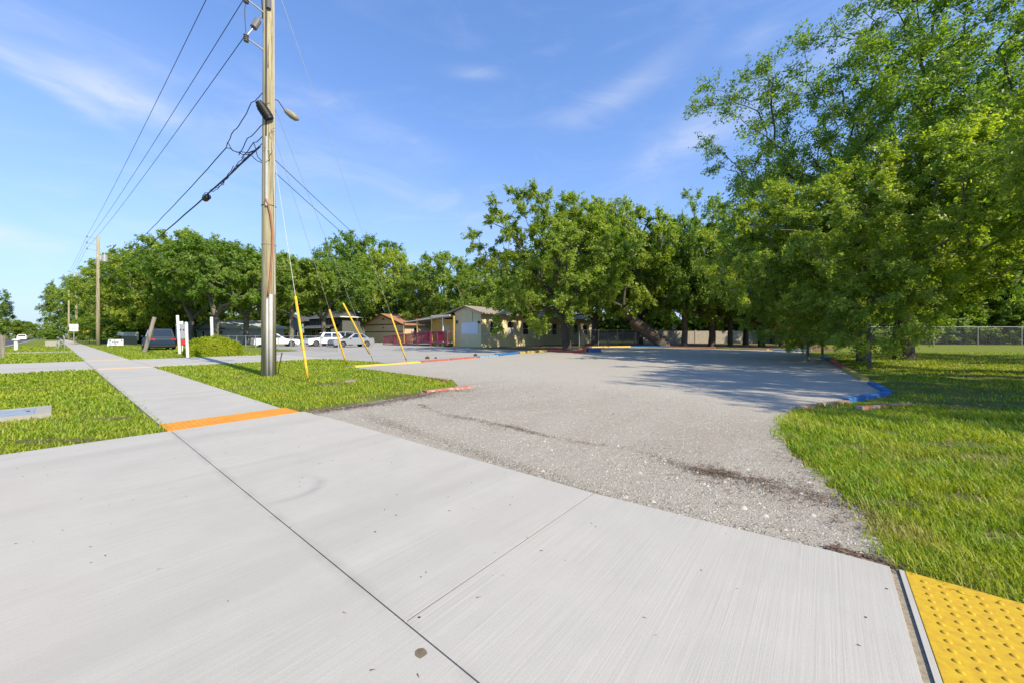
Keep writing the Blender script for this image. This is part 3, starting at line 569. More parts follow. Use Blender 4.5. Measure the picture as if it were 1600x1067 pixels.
# ================================================================== TREES
def tree_meshes(seed, H, Rx, zb, fork, trunk_r, nclump, nleaf, leaf, m, lean=(0, 0), Ry=None, bark='bark', dens_in=.3, twig=True, gap=.0, lobes=9, clr=1.0, base_lean=None, top_off=(0, 0), jag=.30, trunk_kink=.25):
    rng = np.random.RandomState(seed); Ry = Ry or Rx
    C = np.array([lean[0], lean[1], (H+zb)/2]); Rv = np.array([Rx, Ry, (H-zb)/2])
    lv = rng.normal(size=(lobes, 3)); lv /= np.linalg.norm(lv, axis=1)[:, None]; la = rng.uniform(.6, 1, lobes)*jag; lk = rng.uniform(5, 14, lobes)
    def mul(u): return .76+(la[None]*np.exp(lk[None]*(u@lv.T-1))).sum(1)
    K = nclump*6; u = rng.normal(size=(K, 3)); u /= np.linalg.norm(u, axis=1)[:, None]; u = u[u[:, 2] > -.93]
    rr = np.where(rng.rand(len(u)) < dens_in, rng.uniform(.3, .75, len(u)), rng.uniform(.74, 1.0, len(u)))
    Pc = C+u*Rv*(mul(u)*rr)[:, None]; Pc[:, 2] = np.maximum(Pc[:, 2], zb+.3*rng.rand(len(u)))
    Pc[:, 0] += top_off[0]*np.clip((Pc[:, 2]-C[2])/Rv[2], 0, 1); Pc[:, 1] += top_off[1]*np.clip((Pc[:, 2]-C[2])/Rv[2], 0, 1)
    keep = []; md = (Rx*Ry*Rv[2])**(1/3)*2.0/nclump**(1/2.2)*.62
    for i in range(len(Pc)):
        if len(keep) >= nclump: break
        if keep:
            if np.min(np.linalg.norm(Pc[keep]-Pc[i], axis=1)) < md: continue
        keep.append(i)
    Pc = Pc[keep]; nC = len(Pc)
    # skeleton
    fk = np.array([lean[0]*.45, lean[1]*.45, fork]) if base_lean is None else np.array([base_lean[0], base_lean[1], fork])
    tb = [np.array([0, 0, -.15]), np.array([fk[0]*.4+rng.normal()*trunk_r*trunk_kink, fk[1]*.4+rng.normal()*trunk_r*trunk_kink, fork*.5]), fk]
    inner = C+rng.normal(size=(max(10, nC//6), 3))*Rv*.30; inner[:, 2] = np.maximum(inner[:, 2], fork+.3)
    pts = [fk]+[None]*0; allp = np.concatenate([inner, Pc]); order = np.argsort(np.linalg.norm(allp-fk, axis=1))
    nodes = np.zeros((len(allp)+1, 3)); nodes[0] = fk; par = np.full(len(allp)+1, -1); plen = np.zeros(len(allp)+1); isl = np.zeros(len(allp)+1, bool)
    for c_, oi in enumerate(order):
        p = allp[oi]; d = np.linalg.norm(nodes[:c_+1]-p, axis=1); cost = d+.42*plen[:c_+1]; j = int(np.argmin(cost)); nodes[c_+1] = p; par[c_+1] = j; plen[c_+1] = plen[j]+d[j]; isl[c_+1] = oi >= len(inner)
    r2 = np.full(len(nodes), 1.0)
    for i in range(len(nodes)-1, 0, -1): r2[par[i]] += r2[i]
    rads = trunk_r*.86*(r2/r2[0])**.46; rads = np.maximum(rads, .012*(H/12))
    V = []; Fs = []; 
    def tube(pl, rl, sides):
        k = sum(len(x) for x in V); prev = None; vs = []
        for i, p in enumerate(pl):
            d = pl[min(i+1, len(pl)-1)]-pl[max(i-1, 0)]; d = d/(np.linalg.norm(d)+1e-9)
            a = np.cross(d, [0, 0, 1.0]) if prev is None else prev-d*prev.dot(d)
            if np.linalg.norm(a) < 1e-3: a = np.array([1.0, 0, 0])
            a /= np.linalg.norm(a); prev = a; bb = np.cross(d, a); th = np.arange(sides)*2*np.pi/sides
            vs.append(p+(np.cos(th)[:, None]*a+np.sin(th)[:, None]*bb)*rl[i])
        V.append(np.concatenate(vs))
        for i in range(len(pl)-1):
            for j in range(sides): j2 = (j+1) % sides; Fs.append((k+i*sides+j, k+i*sides+j2, k+(i+1)*sides+j2, k+(i+1)*sides+j))
    tube([tb[0], tb[0]+np.array([0, 0, .3]), tb[1], tb[2]], [trunk_r*1.45, trunk_r*1.08, trunk_r*.95, trunk_r*.9], 12)
    for i in range(1, len(nodes)):
        a, bb = nodes[par[i]], nodes[i]; L = np.linalg.norm(bb-a); mid = a*.66+bb*.34+rng.normal(size=3)*L*.07; mid2 = a*.32+bb*.68+rng.normal(size=3)*L*.07; mid[2] += L*.06; mid2[2] += L*.05
        ra = min(rads[par[i]], rads[i]*1.35); tube([a, mid, mid2, bb], [ra, rads[i]*1.12, rads[i]*1.0, rads[i]*.85], 7 if rads[i] > .06 else (5 if rads[i] > .03 else 3))
    # leaves on twigs
    cr = md*1.3*clr; nt_ = 11; ntw = nC*nt_
    cc = np.repeat(Pc, nt_, 0); outw = (cc-C)/Rv; outw /= np.linalg.norm(outw, axis=1)[:, None]+1e-6
    dr = outw*.75+rng.normal(size=(ntw, 3))*.8; dr[:, 2] += .05; dr /= np.linalg.norm(dr, axis=1)[:, None]; tl = cr*(.55+.75*rng.rand(ntw))
    if twig:
        for i in range(0, ntw, 2):
            tube([cc[i], cc[i]+dr[i]*tl[i]*.9], [.010, .004], 3)
    per = max(1, nleaf//ntw); n = ntw*per; ti = np.repeat(np.arange(ntw), per); uu = rng.rand(n)**.75
    LP_ = cc[ti]+dr[ti]*(tl[ti]*uu)[:, None]+rng.normal(size=(n, 3))*(cr*.13)*(1.15-.5*uu)[:, None]; LP_[:, 2] -= .10*cr*uu**2
    LP_[:, 2] = np.maximum(LP_[:, 2], .15)
    nrm = rng.normal(size=(n, 3))*.55+outw[ti]*.55; nrm[:, 2] += .5; nrm /= np.linalg.norm(nrm, axis=1)[:, None]
    ax = rng.normal(size=(n, 3))+dr[ti]*.8; ax -= nrm*(ax*nrm).sum(1)[:, None]; ax /= np.linalg.norm(ax, axis=1)[:, None]; bt = np.cross(nrm, ax)
    L = leaf*(.6+.7*rng.rand(n)); Wd = L*.42
    Vl = np.stack([LP_-ax*L[:, None]*.5, LP_+bt*Wd[:, None]*.5+nrm*L[:, None]*.06, LP_+ax*L[:, None]*.5, LP_-bt*Wd[:, None]*.5+nrm*L[:, None]*.06], 1).reshape(-1, 3)
    mt = npmesh('trunk', np.concatenate(V), np.array(Fs), M(bark), True); ml = npmesh('crown', Vl, np.arange(4*n).reshape(-1, 4), m)
    return mt, ml
def place_tree(meshes, name, loc, label, group=None, rz=0.0, s=(1, 1, 1), cat='tree'):
    o = empty(name, loc, rz, label, cat, group); o.scale = s; link('trunk', meshes[0], o); link('crown', meshes[1], o); return o
GR_NEAR = 'oaks shading the right side of the lot'
# right: dark tall oak, light low oak, and the oaks at the frame edge whose shade falls on the lot
T1 = tree_meshes(21, 19.3, 10.0, 4.4, 3.4, .42, 540, 185000, .19, OAK, lean=(.6, 0), clr=1.3, jag=.36, dens_in=.25, gap=.1, top_off=(1.5, 0))
place_tree(T1, 'live_oak', (21.6, 20.8, 0), 'tallest dark live oak with open branches against the sky at right', GR_NEAR)
T2 = tree_meshes(22, 9.8, 7.5, 1.3, 2.0, .28, 420, 160000, .155, OAKY, lean=(-1.2, -1.0), jag=.34, bark='bark_grey', clr=.9)
place_tree(T2, 'young_oak', (17.7, 19.0, 0), 'low yellow-green oak drooping over the right edge of the lot', GR_NEAR)
T2b = tree_meshes(27, 5.4, 2.5, .12, 1.2, .06, 110, 42000, .10, OAKY, lean=(0, 0), jag=.4, bark='bark_grey')
place_tree(T2b, 'oak_sapling', (14.1, 14.9, 0), 'leafy sapling drooping to the lawn nearest the blue timber corner', GR_NEAR)
place_tree(T2b, 'oak_sapling', (14.9, 19.0, 0), 'leafy sapling drooping over the dull red and yellow curb pieces', GR_NEAR, 2.0)
place_tree(T2b, 'oak_sapling', PY(1285, 24.5), 'leafy sapling drooping over the far right corner of the lot', GR_NEAR, 4.0, (1.1, 1.1, 1.1))
T3 = tree_meshes(23, 9.6, 7.4, 2.9, 2.6, .34, 360, 115000, .135, OAK, lean=(-1.0, .5), jag=.32, bark='bark_grey')
place_tree(T3, 'live_oak', (18.2, 6.0, 0), 'broad oak reaching in over the lawn from the right edge', GR_NEAR)
T4 = tree_meshes(28, 13.0, 7.5, 4.0, 3.4, .35, 240, 55000, .18, OAK, jag=.4)
place_tree(T4, 'live_oak', (34.0, 15.5, 0), 'oak behind the broad right-hand oak near the chain-link fence', GR_NEAR)
place_tree(T4, 'live_oak', (28, 2.5, 0), 'oak outside the right edge whose shade lies on the lawn', GR_NEAR, 2.0, (1, 1, .62))
place_tree(T4, 'live_oak', (15.4, 2.8, 0), 'slim oak outside the right edge whose shade falls on the gravel', GR_NEAR, 1.0, (.62, .62, .92))
# middle
M1 = tree_meshes(31, 12.8, 7.3, 1.8, 2.6, .36, 420, 130000, .22, OAK, lean=(-.4, 0), jag=.38)
place_tree(M1, 'live_oak', (4.6, 31.5, 0), 'round oak with its single dark trunk rising from the red curb corner', 'oaks behind the gravel lot')
MA = tree_meshes(32, 14.0, 7.2, 2.0, 2.6, .40, 320, 90000, .24, OAK, jag=.38)
MBt = tree_meshes(33, 13.0, 6.8, 2.2, 3.0, .33, 320, 80000, .24, OAKY, jag=.40, bark='bark_grey')
MC = tree_meshes(34, 13.5, 6.8, 3.0, 2.4, .55, 320, 80000, .24, OAK, lean=(-5.0, 0), base_lean=(-3.4, 0), jag=.38, trunk_kink=.1)
GM = 'oaks behind the gravel lot'
place_tree(MC, 'leaning_oak', PY(1037, 43, 0), 'oak with a thick black trunk leaning left over the back curb', GM, s=(1.12, 1.12, 1.3))
mids = [(MA, 930, 47, .4, 1.05, 1.17, 'oak rising behind the round single-trunk oak, between it and the leaning one'),
        (MBt, 1069, 45, 1.7, 1.0, 1.33, 'tallest of the back oaks, its thin top sprays above the leaning trunk'),
        (MA, 1112, 43.5, 2.9, .95, 1.04, 'oak with the stoutest upright grey trunk at the back of the lot'),
        (MBt, 1141, 47, 4.1, .85, 1.1, 'slim oak just right of the stout grey trunk'),
        (MA, 1190, 43.5, 5.2, .85, .93, 'oak with twin leaning trunks left of the orange shelter'),
        (MBt, 1222, 46, .9, 1.0, 1.08, 'oak standing directly before the orange shelter roof'),
        (MBt, 1252, 40, 2.2, .72, .78, 'small light oak at the far right corner of the lot'),
        (MA, 1165, 52, 3.3, .9, 1.12, 'dark oak in the row behind, left of the orange shelter'),
        (MA, 1000, 56, 4.4, 1.1, 1.2, 'oak behind the teal slide')]
for me_, px, Y, rz, s, sz_, lb in mids: place_tree(me_, 'live_oak', PY(px, Y), lb, GM, rz, (s, s, sz_))
# backgrounds: shared crowns for the far tree line
FA = tree_meshes(41, 14.0, 7.4, 1.0, 3.0, .38, 250, 45000, .34, OAK, jag=.36, bark='bark_grey', twig=False)
FB = tree_meshes(42, 14.0, 8.0, 2.2, 3.2, .45, 250, 45000, .34, OAK, jag=.42, bark='bark', twig=False)
FC = tree_meshes(43, 14.0, 7.2, .8, 2.6, .35, 250, 45000, .34, OAKY, jag=.36, twig=False)
FE = tree_meshes(45, 14.0, 8.0, 4.9, 3.6, .36, 230, 46000, .34, OAK, jag=.36, bark='bark_grey', twig=False)
FD = tree_meshes(44, 6.0, 4.2, .1, .8, .12, 140, 26000, .28, OAK, jag=.4, twig=False)
GL = 'oaks behind the parked cars and houses'; GRt = 'trees beyond the chain-link fence'; GF = 'distant trees along the road'
far = [  # proto, px, Y, top_px_y, rz, widthscale, label, group
 (FA, 112, 124, 431, .3, .85, 'flat-topped tall tree left of the second utility pole', GL), (FB, 148, 112, 436, 1.1, .9, 'dark tree between the second and third utility poles', GL),
 (FC, 200, 74, 452, 2.2, .7, 'bright lower tree just right of the second utility pole', GL), (FA, 202, 70, 390, 3.3, 1.0, 'dark tree whose top shows right of the pole transformer', GL),
 (FC, 232, 58, 405, .5, .95, 'bright green oak above the dark parked vehicle', GL), (FB, 268, 62, 360, 1.9, 1.05, 'tall oak crossed by the heavy black cable', GL),
 (FE, 338, 47, 372, 4.0, 1.0, 'oak with a forked grey trunk behind the rounded shrub', GL), (FE, 300, 55, 392, 5.1, .9, 'bright oak left of the forked grey trunk', GL),
 (FE, 385, 54, 385, 2.7, 1.0, 'oak just left of the big wooden pole', GL), (FE, 455, 56, 398, .2, .95, 'oak behind the white sedan and leftmost yellow guard', GL),
 (FE, 505, 62, 402, 1.4, 1.0, 'oak over the dark two-storey house', GL), (FB, 553, 100, 362, 2.9, 1.1, 'broad pale-green oak rising highest over the yellow guards', GL),
 (FC, 602, 84, 378, 4.6, .95, 'bright oak behind the tan garage', GL), (FA, 645, 84, 425, 5.5, 1.0, 'darker oak in the dip left of the yellow building', GL),
 (FB, 690, 72, 400, .8, 1.1, 'oak directly behind the yellow building gable', GL), (FA, 742, 62, 415, 2.0, 1.0, 'oak behind the yellow wing beside the round oak', GL),
 (FC, 790, 68, 420, 3.9, 1.0, 'oak far behind the windows of the yellow wing', GL), (FE, 415, 70, 410, 4.9, 1.1, 'oak behind the big wooden pole farther back', GL),
 (FB, 860, 70, 395, 1.2, 1.1, 'oak at the far end of the yellow wing', GL), (FD, 152, 104, 506, .6, 1.1, 'low dark bush mass beneath the yellow street signs', GL),
 (FD, 195, 62, 492, 1.6, 1.3, 'leafy undergrowth behind the low dark fence', GL), (FD, 250, 72, 506, 2.6, .8, 'undergrowth right behind the dark parked vehicle', GL),
 (FD, 196, 58, 514, 3.1, .6, 'low bush just left of the dark parked vehicle', GL), (FA, 72, 190, 513, .4, .7, 'distant dark tree where the sidewalk vanishes', GF),
 (FC, 84, 135, 490, 1.4, .45, 'small distant tree left of the thin third pole', GF), (FD, 97, 110, 514, 4.4, .9, 'bush behind the grey bench', GF),
 (FB, -40, 62, 446, 2.4, .62, 'tree cut by the left edge of the frame', GF), (FA, 4, 112, 497, 3.4, .9, 'leftmost distant oak across the road', GF), (FB, 26, 118, 500, 4.4, .9, 'distant oak across the road above the white marker', GF),
 (FA, 43, 128, 503, 5.4, .8, 'right end oak of the distant clump across the road', GF), (FB, -60, 100, 490, 1.0, .9, 'distant oak across the road, partly outside the frame', GF),
 (FB, 1262, 60, 420, .1, 1.0, 'oak behind the right end of the orange shelter', GRt), (FA, 1330, 60, 330, 1.3, 1.0, 'tall dark oak beyond the left end of the chain-link fence', GRt),
 (FB, 1405, 62, 300, 2.3, 1.1, 'oak beyond the first chain-link post from the left', GRt), (FA, 1475, 60, 290, 3.3, 1.1, 'oak beyond the middle of the chain-link fence', GRt),
 (FB, 1545, 60, 300, 4.3, 1.1, 'oak beyond the right end of the chain-link fence', GRt), (FA, 1620, 58, 280, 5.3, 1.1, 'oak beyond the fence at the right frame edge', GRt),
 (FD, 1300, 54, 495, .3, 1.2, 'low shrub at the left foot of the far right tree line', GRt), (FD, 1370, 57, 480, 1.3, 1.3, 'shrub behind the drooping sapling', GRt), (FD, 1450, 57, 470, 2.3, 1.4, 'shrub behind the first chain-link panel', GRt),
 (FD, 1530, 56, 475, 3.3, 1.4, 'shrub behind the second chain-link panel', GRt), (FD, 1600, 55, 470, 4.3, 1.4, 'shrub behind the last chain-link panel', GRt)]
for pr, px, Y, ty, rz, ws, lb, gp in far:
    ty = ty; h = CH+(HZ-ty)*Y/F; H0 = 6.0 if pr is FD else 14.0; sz_ = h/H0*1.03; s = ws*(sz_*.5+.5) if pr is not FD else ws
    place_tree(pr, 'bush' if pr is FD else 'oak_tree', PY(px, Y), lb, gp, rz, (s, s, sz_), 'bush' if pr is FD else 'tree')
# far-off wood behind everything, one mass
rw = np.random.RandomState(77); nw = 60000; th = rw.uniform(-.855, 1.02, nw); Rr = 92+14*rw.rand(nw)+6*np.sin(th*9); X = Rr*np.sin(th)/np.cos(th*.55); Y = Rr*np.cos(th)/np.cos(th*.55)+4
top = 7.5+1.6*np.sin(th*23)+1.2*np.sin(th*51+1)+.8*np.sin(th*97); Z = top*rw.rand(nw)**.8; ok = ~((X < -88) & (Y < 105)); X, Y, Z = X[ok], Y[ok], Z[ok]; nw = len(X)
nr = rw.normal(size=(nw, 3)); nr[:, 1] -= .6; nr /= np.linalg.norm(nr, axis=1)[:, None]; ax = rw.normal(size=(nw, 3)); ax -= nr*(ax*nr).sum(1)[:, None]; ax /= np.linalg.norm(ax, axis=1)[:, None]; bt = np.cross(nr, ax); L = 1.25*(.6+.7*rw.rand(nw, 1)); Pw = np.c_[X, Y, Z+.2]
Vw = np.stack([Pw-ax*L/2, Pw+bt*L*.27, Pw+ax*L/2, Pw-bt*L*.27], 1).reshape(-1, 3)
tag(link('woods', npmesh('woods', Vw, np.arange(4*nw).reshape(-1, 4), PINEM)), 'far-off belt of woods closing the view behind houses and lawns', 'woods', kind='stuff')
# rounded shrub
rngb = np.random.RandomState(9); nb_ = 15000; u = rngb.normal(size=(nb_, 3)); u /= np.linalg.norm(u, axis=1)[:, None]; u[:, 2] = np.abs(u[:, 2])
bp = u*np.array([1.62, 1.15, 1.22])*(.86+.10*np.sin(u[:, :1]*9+1)*np.cos(u[:, 1:2]*8)+.10*rngb.rand(nb_, 1)+.03*rngb.normal(size=(nb_, 1))); bp[:, 2] += .05
nr = u+rngb.normal(size=(nb_, 3))*.6; nr /= np.linalg.norm(nr, axis=1)[:, None]; ax = rngb.normal(size=(nb_, 3)); ax -= nr*(ax*nr).sum(1)[:, None]; ax /= np.linalg.norm(ax, axis=1)[:, None]; bt = np.cross(nr, ax); L = .085*(.6+.7*rngb.rand(nb_, 1))
Vb = np.stack([bp-ax*L/2, bp+bt*L*.3, bp+ax*L/2, bp-bt*L*.3], 1).reshape(-1, 3)
sh = empty('rounded_shrub', PY(335, 24.6), .5, 'clipped rounded yellow-green shrub beside the white posts', 'shrub')
link('foliage', npmesh('foliage', Vb, np.arange(4*nb_).reshape(-1, 4), BUSHM), sh)
stm = MB(); r = random.Random(4)
for i in range(40):
    a = r.random()*6.28; e = r.random(); stm.tube([(0.4*math.cos(a)*e, .3*math.sin(a)*e, 0), (1.2*math.cos(a)*e, .85*math.sin(a)*e, 1.0)], [.018, .008], 4)
stm.build('stems', 'bark', sh)
# ================================================================== UTILITY POLES AND WIRES
PB = W(13.8, 4.4)
def pole(loc, h, r0, r1, label, grp='utility poles along the sidewalk'):
    o = empty('utility_pole', loc, AXR, label, 'utility pole', grp)
    MB().tube([(0, 0, -.3), (0, 0, h*.33), (0, 0, h*.66), (0, 0, h)], [r0, r0*.72+r1*.28, r0*.36+r1*.64, r1], 20).build('shaft', POLE, o, smooth=True); return o
p1 = pole(PB, 13.9, .215, .15, 'nearest big greenish wooden utility pole on the lawn')
# local frame of the pole: x=n (away from the road), y=t (along the walk, away from the camera)
toc = Vector((-PB.x, -PB.y, 0)).normalized(); loc_c = Matrix.Rotation(-AXR, 3, 'Z')@toc     # direction to the camera in pole coords
rt = Vector((-loc_c.y, loc_c.x, 0))                                                         # to the right as seen from the walk
cg = MB(); b0 = loc_c*.235-rt*.02
b0 = loc_c*.205+rt*.055; cg.tube([b0, b0+Vector((0, 0, 1.2)), b0*.97+Vector((0, 0, 2.6))], [.054, .054, .054], 10); cg.build('riser_conduit', 'grey_pvc', p1, smooth=True)
cg = MB(); b1 = loc_c*.21-rt*.045; cg.tube([b1, b1+Vector((0, 0, 2.45))], [.036, .036], 8); cg.build('riser_conduit', 'grey_pvc', p1, smooth=True)
mo = MB(); a_ = loc_c*.17-rt*.075; mo.tube([a_+Vector((0, 0, 5.7)), a_*.93+Vector((0, 0, 9.5)), a_*.88+Vector((0, 0, 13.0))], [.022, .022, .022], 6); mo.build('riser_conduit', 'cable_black', p1)
mo = MB(); a_ = loc_c*.12+rt*.165; mo.tube([a_+Vector((0, 0, 2.6)), a_*.9+Vector((0, 0, 7)), a_*.8+Vector((0, 0, 13.2))], [.02, .02, .02], 6); mo.build('molding_strip', 'grey_pvc', p1)
mo = MB(); a_ = loc_c*.195-rt*.06; mo.tube([a_+Vector((0, 0, 5.4)), a_*.95+Vector((0, 0, 7.6))], [.045, .04], 8); mo.build('molding_strip', 'grey_pvc', p1)
od = MB(); P0 = [(-.09, 5.62), (-.02, 5.45), (.05, 5.1), (.095, 4.6), (.09, 4.0), (.05, 3.3), (-.0, 2.75), (-.02, 2.55)]
od.tube([loc_c*(.235)+rt*q[0]+Vector((0, 0, q[1])) for q in P0], [.028]*8, 8); od.build('orange_duct', 'orange_duct', p1, smooth=True)
for z in (5.45, 4.2, 1.2):
    st = MB(); rr_ = .215-.065*z/13.9+.012
    if z != 1.2: st.tube([Vector((math.cos(i*2*math.pi/16)*rr_, math.sin(i*2*math.pi/16)*rr_, z)) for i in range(17)], .009, 5); st.build('strap', 'rust' if z > 5 else 'galvanised', p1)
sg = MB(); a_ = rt*.245+loc_c*.05; sg.tube([a_+Vector((0, 0, -.02)), a_+rt*.03+Vector((0, 0, .25)), a_+rt*.12+Vector((0, 0, .75))], [.012, .012, .018], 6); sg.build('ground_rod', 'rust', p1)
# splice drum on the pole
dr = MB(); c0 = loc_c*.22-rt*.12+Vector((0, 0, 8.38)); ax_ = (rt*.26+Vector((0, 0, -.40))).normalized()
for k_, (l0, l1, rr_) in enumerate(((-.28, -.2, .10), (-.2, -.12, .135), (-.12, .2, .15), (.2, .27, .135))): dr.tube([c0+ax_*l0, c0+ax_*l1], rr_, 14)
for i in range(5): dr.tube([c0+ax_*(-.1+i*.06), c0+ax_*(-.085+i*.06)], .158, 14)
dr.build('splice_drum', 'cable_black', p1)
# small street lamp
lp = MB(); base_ = Vector((0, 0, 8.75)); tip = rt*.42+loc_c*.15+Vector((0, 0, 8.63)); lp.tube([rt*.1+Vector((0, 0, 8.95)), rt*.25+loc_c*.05+Vector((0, 0, 8.92)), tip], .014, 6); lp.build('lamp_arm', 'dark_bronze', p1)
lh = MB(); dv_ = (rt*.36+loc_c*.1+Vector((0, 0, -.24))).normalized(); lh.tube([tip, tip+dv_*.08, tip+dv_*.25, tip+dv_*.42, tip+dv_*.50], [.035, .085, .115, .10, .03], 10); lh.build('lamp_head', 'lamp_housing', p1, smooth=True)
# insulators and standoff arms at the upper left
ins = [(-1.0, 12.9), (-.62, 11.72), (-.62, 10.52)]
for (xn, z) in ins:
    MB().tube([(xn*.2, 0, z-.12), (xn*.98, 0, z)], [.03, .022], 6).build('standoff_arm', 'galvanised', p1)
    i_ = MB()
    for q in range(4): i_.tube([(xn, 0, z-.12+q*.06), (xn, 0, z-.085+q*.06)], [.075, .045], 10)
    i_.build('insulator', 'porcelain', p1, smooth=True)
ar = MB(); ar.tube([(-.42, 0, 10.95), (-.30, 0, 11.25)], [.095, .095], 12); ar.tube([(-.30, 0, 11.25), (-.12, .02, 11.6)], .02, 6); ar.tube([(-.42, 0, 10.95), (-.62, 0, 10.55)], .014, 5); ar.build('lightning_arrester', 'porcelain', p1)
ar = MB(); ar.tube([loc_c*.18+Vector((0, 0, 11.7)), loc_c*.2+Vector((0, 0, 12.05))], [.07, .07], 10); ar.build('lightning_arrester', 'porcelain', p1)
jl = MB(); jl.tube([(-.62, 0, 11.7), (-.66, 0, 11.3), (-.64, 0, 10.9), (-.62, 0, 10.55)], .012, 5); jl.tube([(-.62, 0, 11.8), (-.4, 0, 12.3), (-.2, 0, 12.1), (-.17, 0, 11.4)], .018, 6)
r = random.Random(8)
for k_ in range(7):   # short loose wire ends along the shaft
    z = 6.6+r.random()*5; a = r.uniform(-.5, .5); b_ = loc_c*.19+rt*a*.25; jl.tube([b_+Vector((0, 0, z)), b_+loc_c*.05+rt*r.uniform(-.08, .08)+Vector((0, 0, z+.08)), b_+rt*r.uniform(-.12, .12)+Vector((0, 0, z+.2))], .007, 4)
jl.build('jumper_wire', 'cable_black', p1)
p2 = pole(W(75.6, 3.75), 14.6, .22, .15, 'second wooden utility pole carrying a grey transformer')
p3 = pole(W(120, 2.9), 14.4, .22, .15, 'third utility pole, greenish, beside the speed sign'); p4 = pole(W(150, 2.35), 13.0, .2, .14, 'thin pale fourth utility pole behind the speed sign')
p5 = pole(W(205, 2.2), 14.0, .2, .14, 'farthest short dark utility pole above the bench')
tr = MB(); tr.tube([(.62, 0, 11.3), (.62, 0, 12.2)], [.33, .33], 14); tr.tube([(.62, 0, 12.2), (.62, 0, 12.35)], [.1, .05], 8); tr.box(.1, .4, -.05, .05, 11.5, 12.0); tr.build('transformer', 'galvanised', p2, smooth=False)
for pp in (p2, p3):
    for z in ((14.4, 13.6, 12.8)):
        MB().tube([(0, 0, z-.15), (-1.0, 0, z)], [.035, .025], 5).build('standoff_arm', 'galvanised', pp); MB().tube([(-1, 0, z-.1), (-1, 0, z+.15)], [.08, .04], 8).build('insulator', 'porcelain', pp)
def PL(pp, x, y, z):
    return pp.matrix_world_now@Vector((x, y, z)) if False else Vector(pp.location)+Matrix.Rotation(AXR, 3, 'Z')@Vector((x, y, z))
def wire(name, a, b_, sag, r, label, cat='wire', grp=None, m='cable_black', n=24, parent=None, wob=0, seed=1):
    rr_ = random.Random(seed); pts = [a.lerp(b_, i/n)+Vector((0, 0, -4*sag*(i/n)*(1-i/n)))+(Vector((rr_.uniform(-1, 1), rr_.uniform(-1, 1), rr_.uniform(-1, 1)))*wob if 0 < i < n else Vector()) for i in range(n+1)]
    o = MB().tube(pts, r, 5).build(name, m, parent)
    if label: tag(o, label, cat, grp)
    return o
GW = 'power lines strung between the poles'
for i, (zz, lb) in enumerate(((14.5, 'highest of the three thin power lines up left'), (13.7, 'middle of the three thin power lines up left'), (12.9, 'lowest of the three thin power lines up left'))):
    xn, z = ins[i]; a = PL(p1, xn, 0, z+.1); q = PL(p2, -1.0, 0, zz); wire('power_line', a, q, .35, .011, lb, 'power line', GW)
    q3 = PL(p3, -1, 0, zz); wire('far_power_line', q, q3, .3, .011, ('highest', 'middle', 'lowest')[i]+' power line beyond the transformer pole', 'power line', GW)
# communication cables
ca = PL(p1, -.15, .1, 7.55); cb = PL(p2, .1, 0, 8.9)
heavy = wire('cable_bundle', PL(p1, -.2, .15, 7.35), cb, .55, .030, 'thick black lashed cable bundle running left from the near pole', 'cable', n=60, wob=.012)
wire('communication_cable', PL(p1, -.75, 1.6, 7.55), PL(p2, -.3, 0, 10.1), .9, .016, 'thin black cable above the thick bundle', 'cable', n=50, wob=.01, seed=3)
def onb(u): a = PL(p1, -.2, .15, 7.35); return a.lerp(cb, u)+Vector((0, 0, -4*.55*u*(1-u)))
cx = MB(); dirb = (onb(.12)-onb(.11)).normalized(); pc = onb(.106)+Vector((0, 0, -.10)); cx.tube([pc-dirb*.24, pc-dirb*.2, pc+dirb*.2, pc+dirb*.24], [.07, .125, .125, .07], 12); tag(cx.build('splice_closure', 'cable_black'), 'black splice case hanging on the thick cable bundle', 'cable closure')
lo = MB(); r = random.Random(12)
for k_ in range(3):
    u0 = .004+.02*k_; pts = []
    for i in range(15):
        u = u0+.075*i/14; pts.append(onb(u)+Vector((r.uniform(-.03, .03), r.uniform(-.03, .03), (.10+.05*k_)*math.sin(i/14*math.pi*2.0+k_)*(.6 if i % 2 else 1))))
    lo.tube(pts, .012, 5)
base_ = PL(p1, -.15, .1, 0)
cpts = [[(-.1, 0, 9.1), (-.45, .1, 8.6), (-.6, .5, 8.1), (-.75, 1.0, 7.8), (-.75, 1.6, 7.55)], [(-.75, 1.6, 7.55), (-.5, 1.0, 7.3), (-.3, .5, 7.25), (-.1, .1, 7.5), (-.05, 0, 7.0)], [(-.75, 1.5, 7.7), (-.65, 1.1, 7.3), (-.3, .7, 7.2), (-.05, .2, 6.8), (0, -.05, 6.4)],
        [(-.1, 0, 8.1), (-.45, .5, 7.6), (-.55, 1.0, 7.2)], [(-.1, 0, 7.7), (-.3, .4, 7.5), (-.5, .9, 7.1)], [(-.3, .4, 7.5), (-.2, .3, 7.0), (-.1, .1, 6.9), (-.12, 0, 7.5)]]
for c_ in cpts:
    pts = [PL(p1, *q) for q in c_]; sm = []
    for i in range(len(pts)-1):
        for k_ in range(4): sm.append(pts[i].lerp(pts[i+1], k_/4)+Vector((0, 0, .03*math.sin(k_*1.7+i))))
    lo.tube(sm+[pts[-1]], .013, 5)
tag(lo.build('cable_loops', 'cable_black'), 'tangle of black cable loops where the bundle meets the near pole', 'cable')
ba = W(33.6, 30.0, 3.6)
wire('service_wire', PL(p1, .05, 0, 7.1), ba, .45, .011, 'upper thin wire from the near pole toward the yellow building', 'wire', 'service wires to the yellow building', n=30)
wire('service_wire', PL(p1, .0, .05, 6.75), ba+Vector((-.3, 0, -.2)), .5, .011, 'lower thin wire from the near pole toward the yellow building', 'wire', 'service wires to the yellow building', n=30)
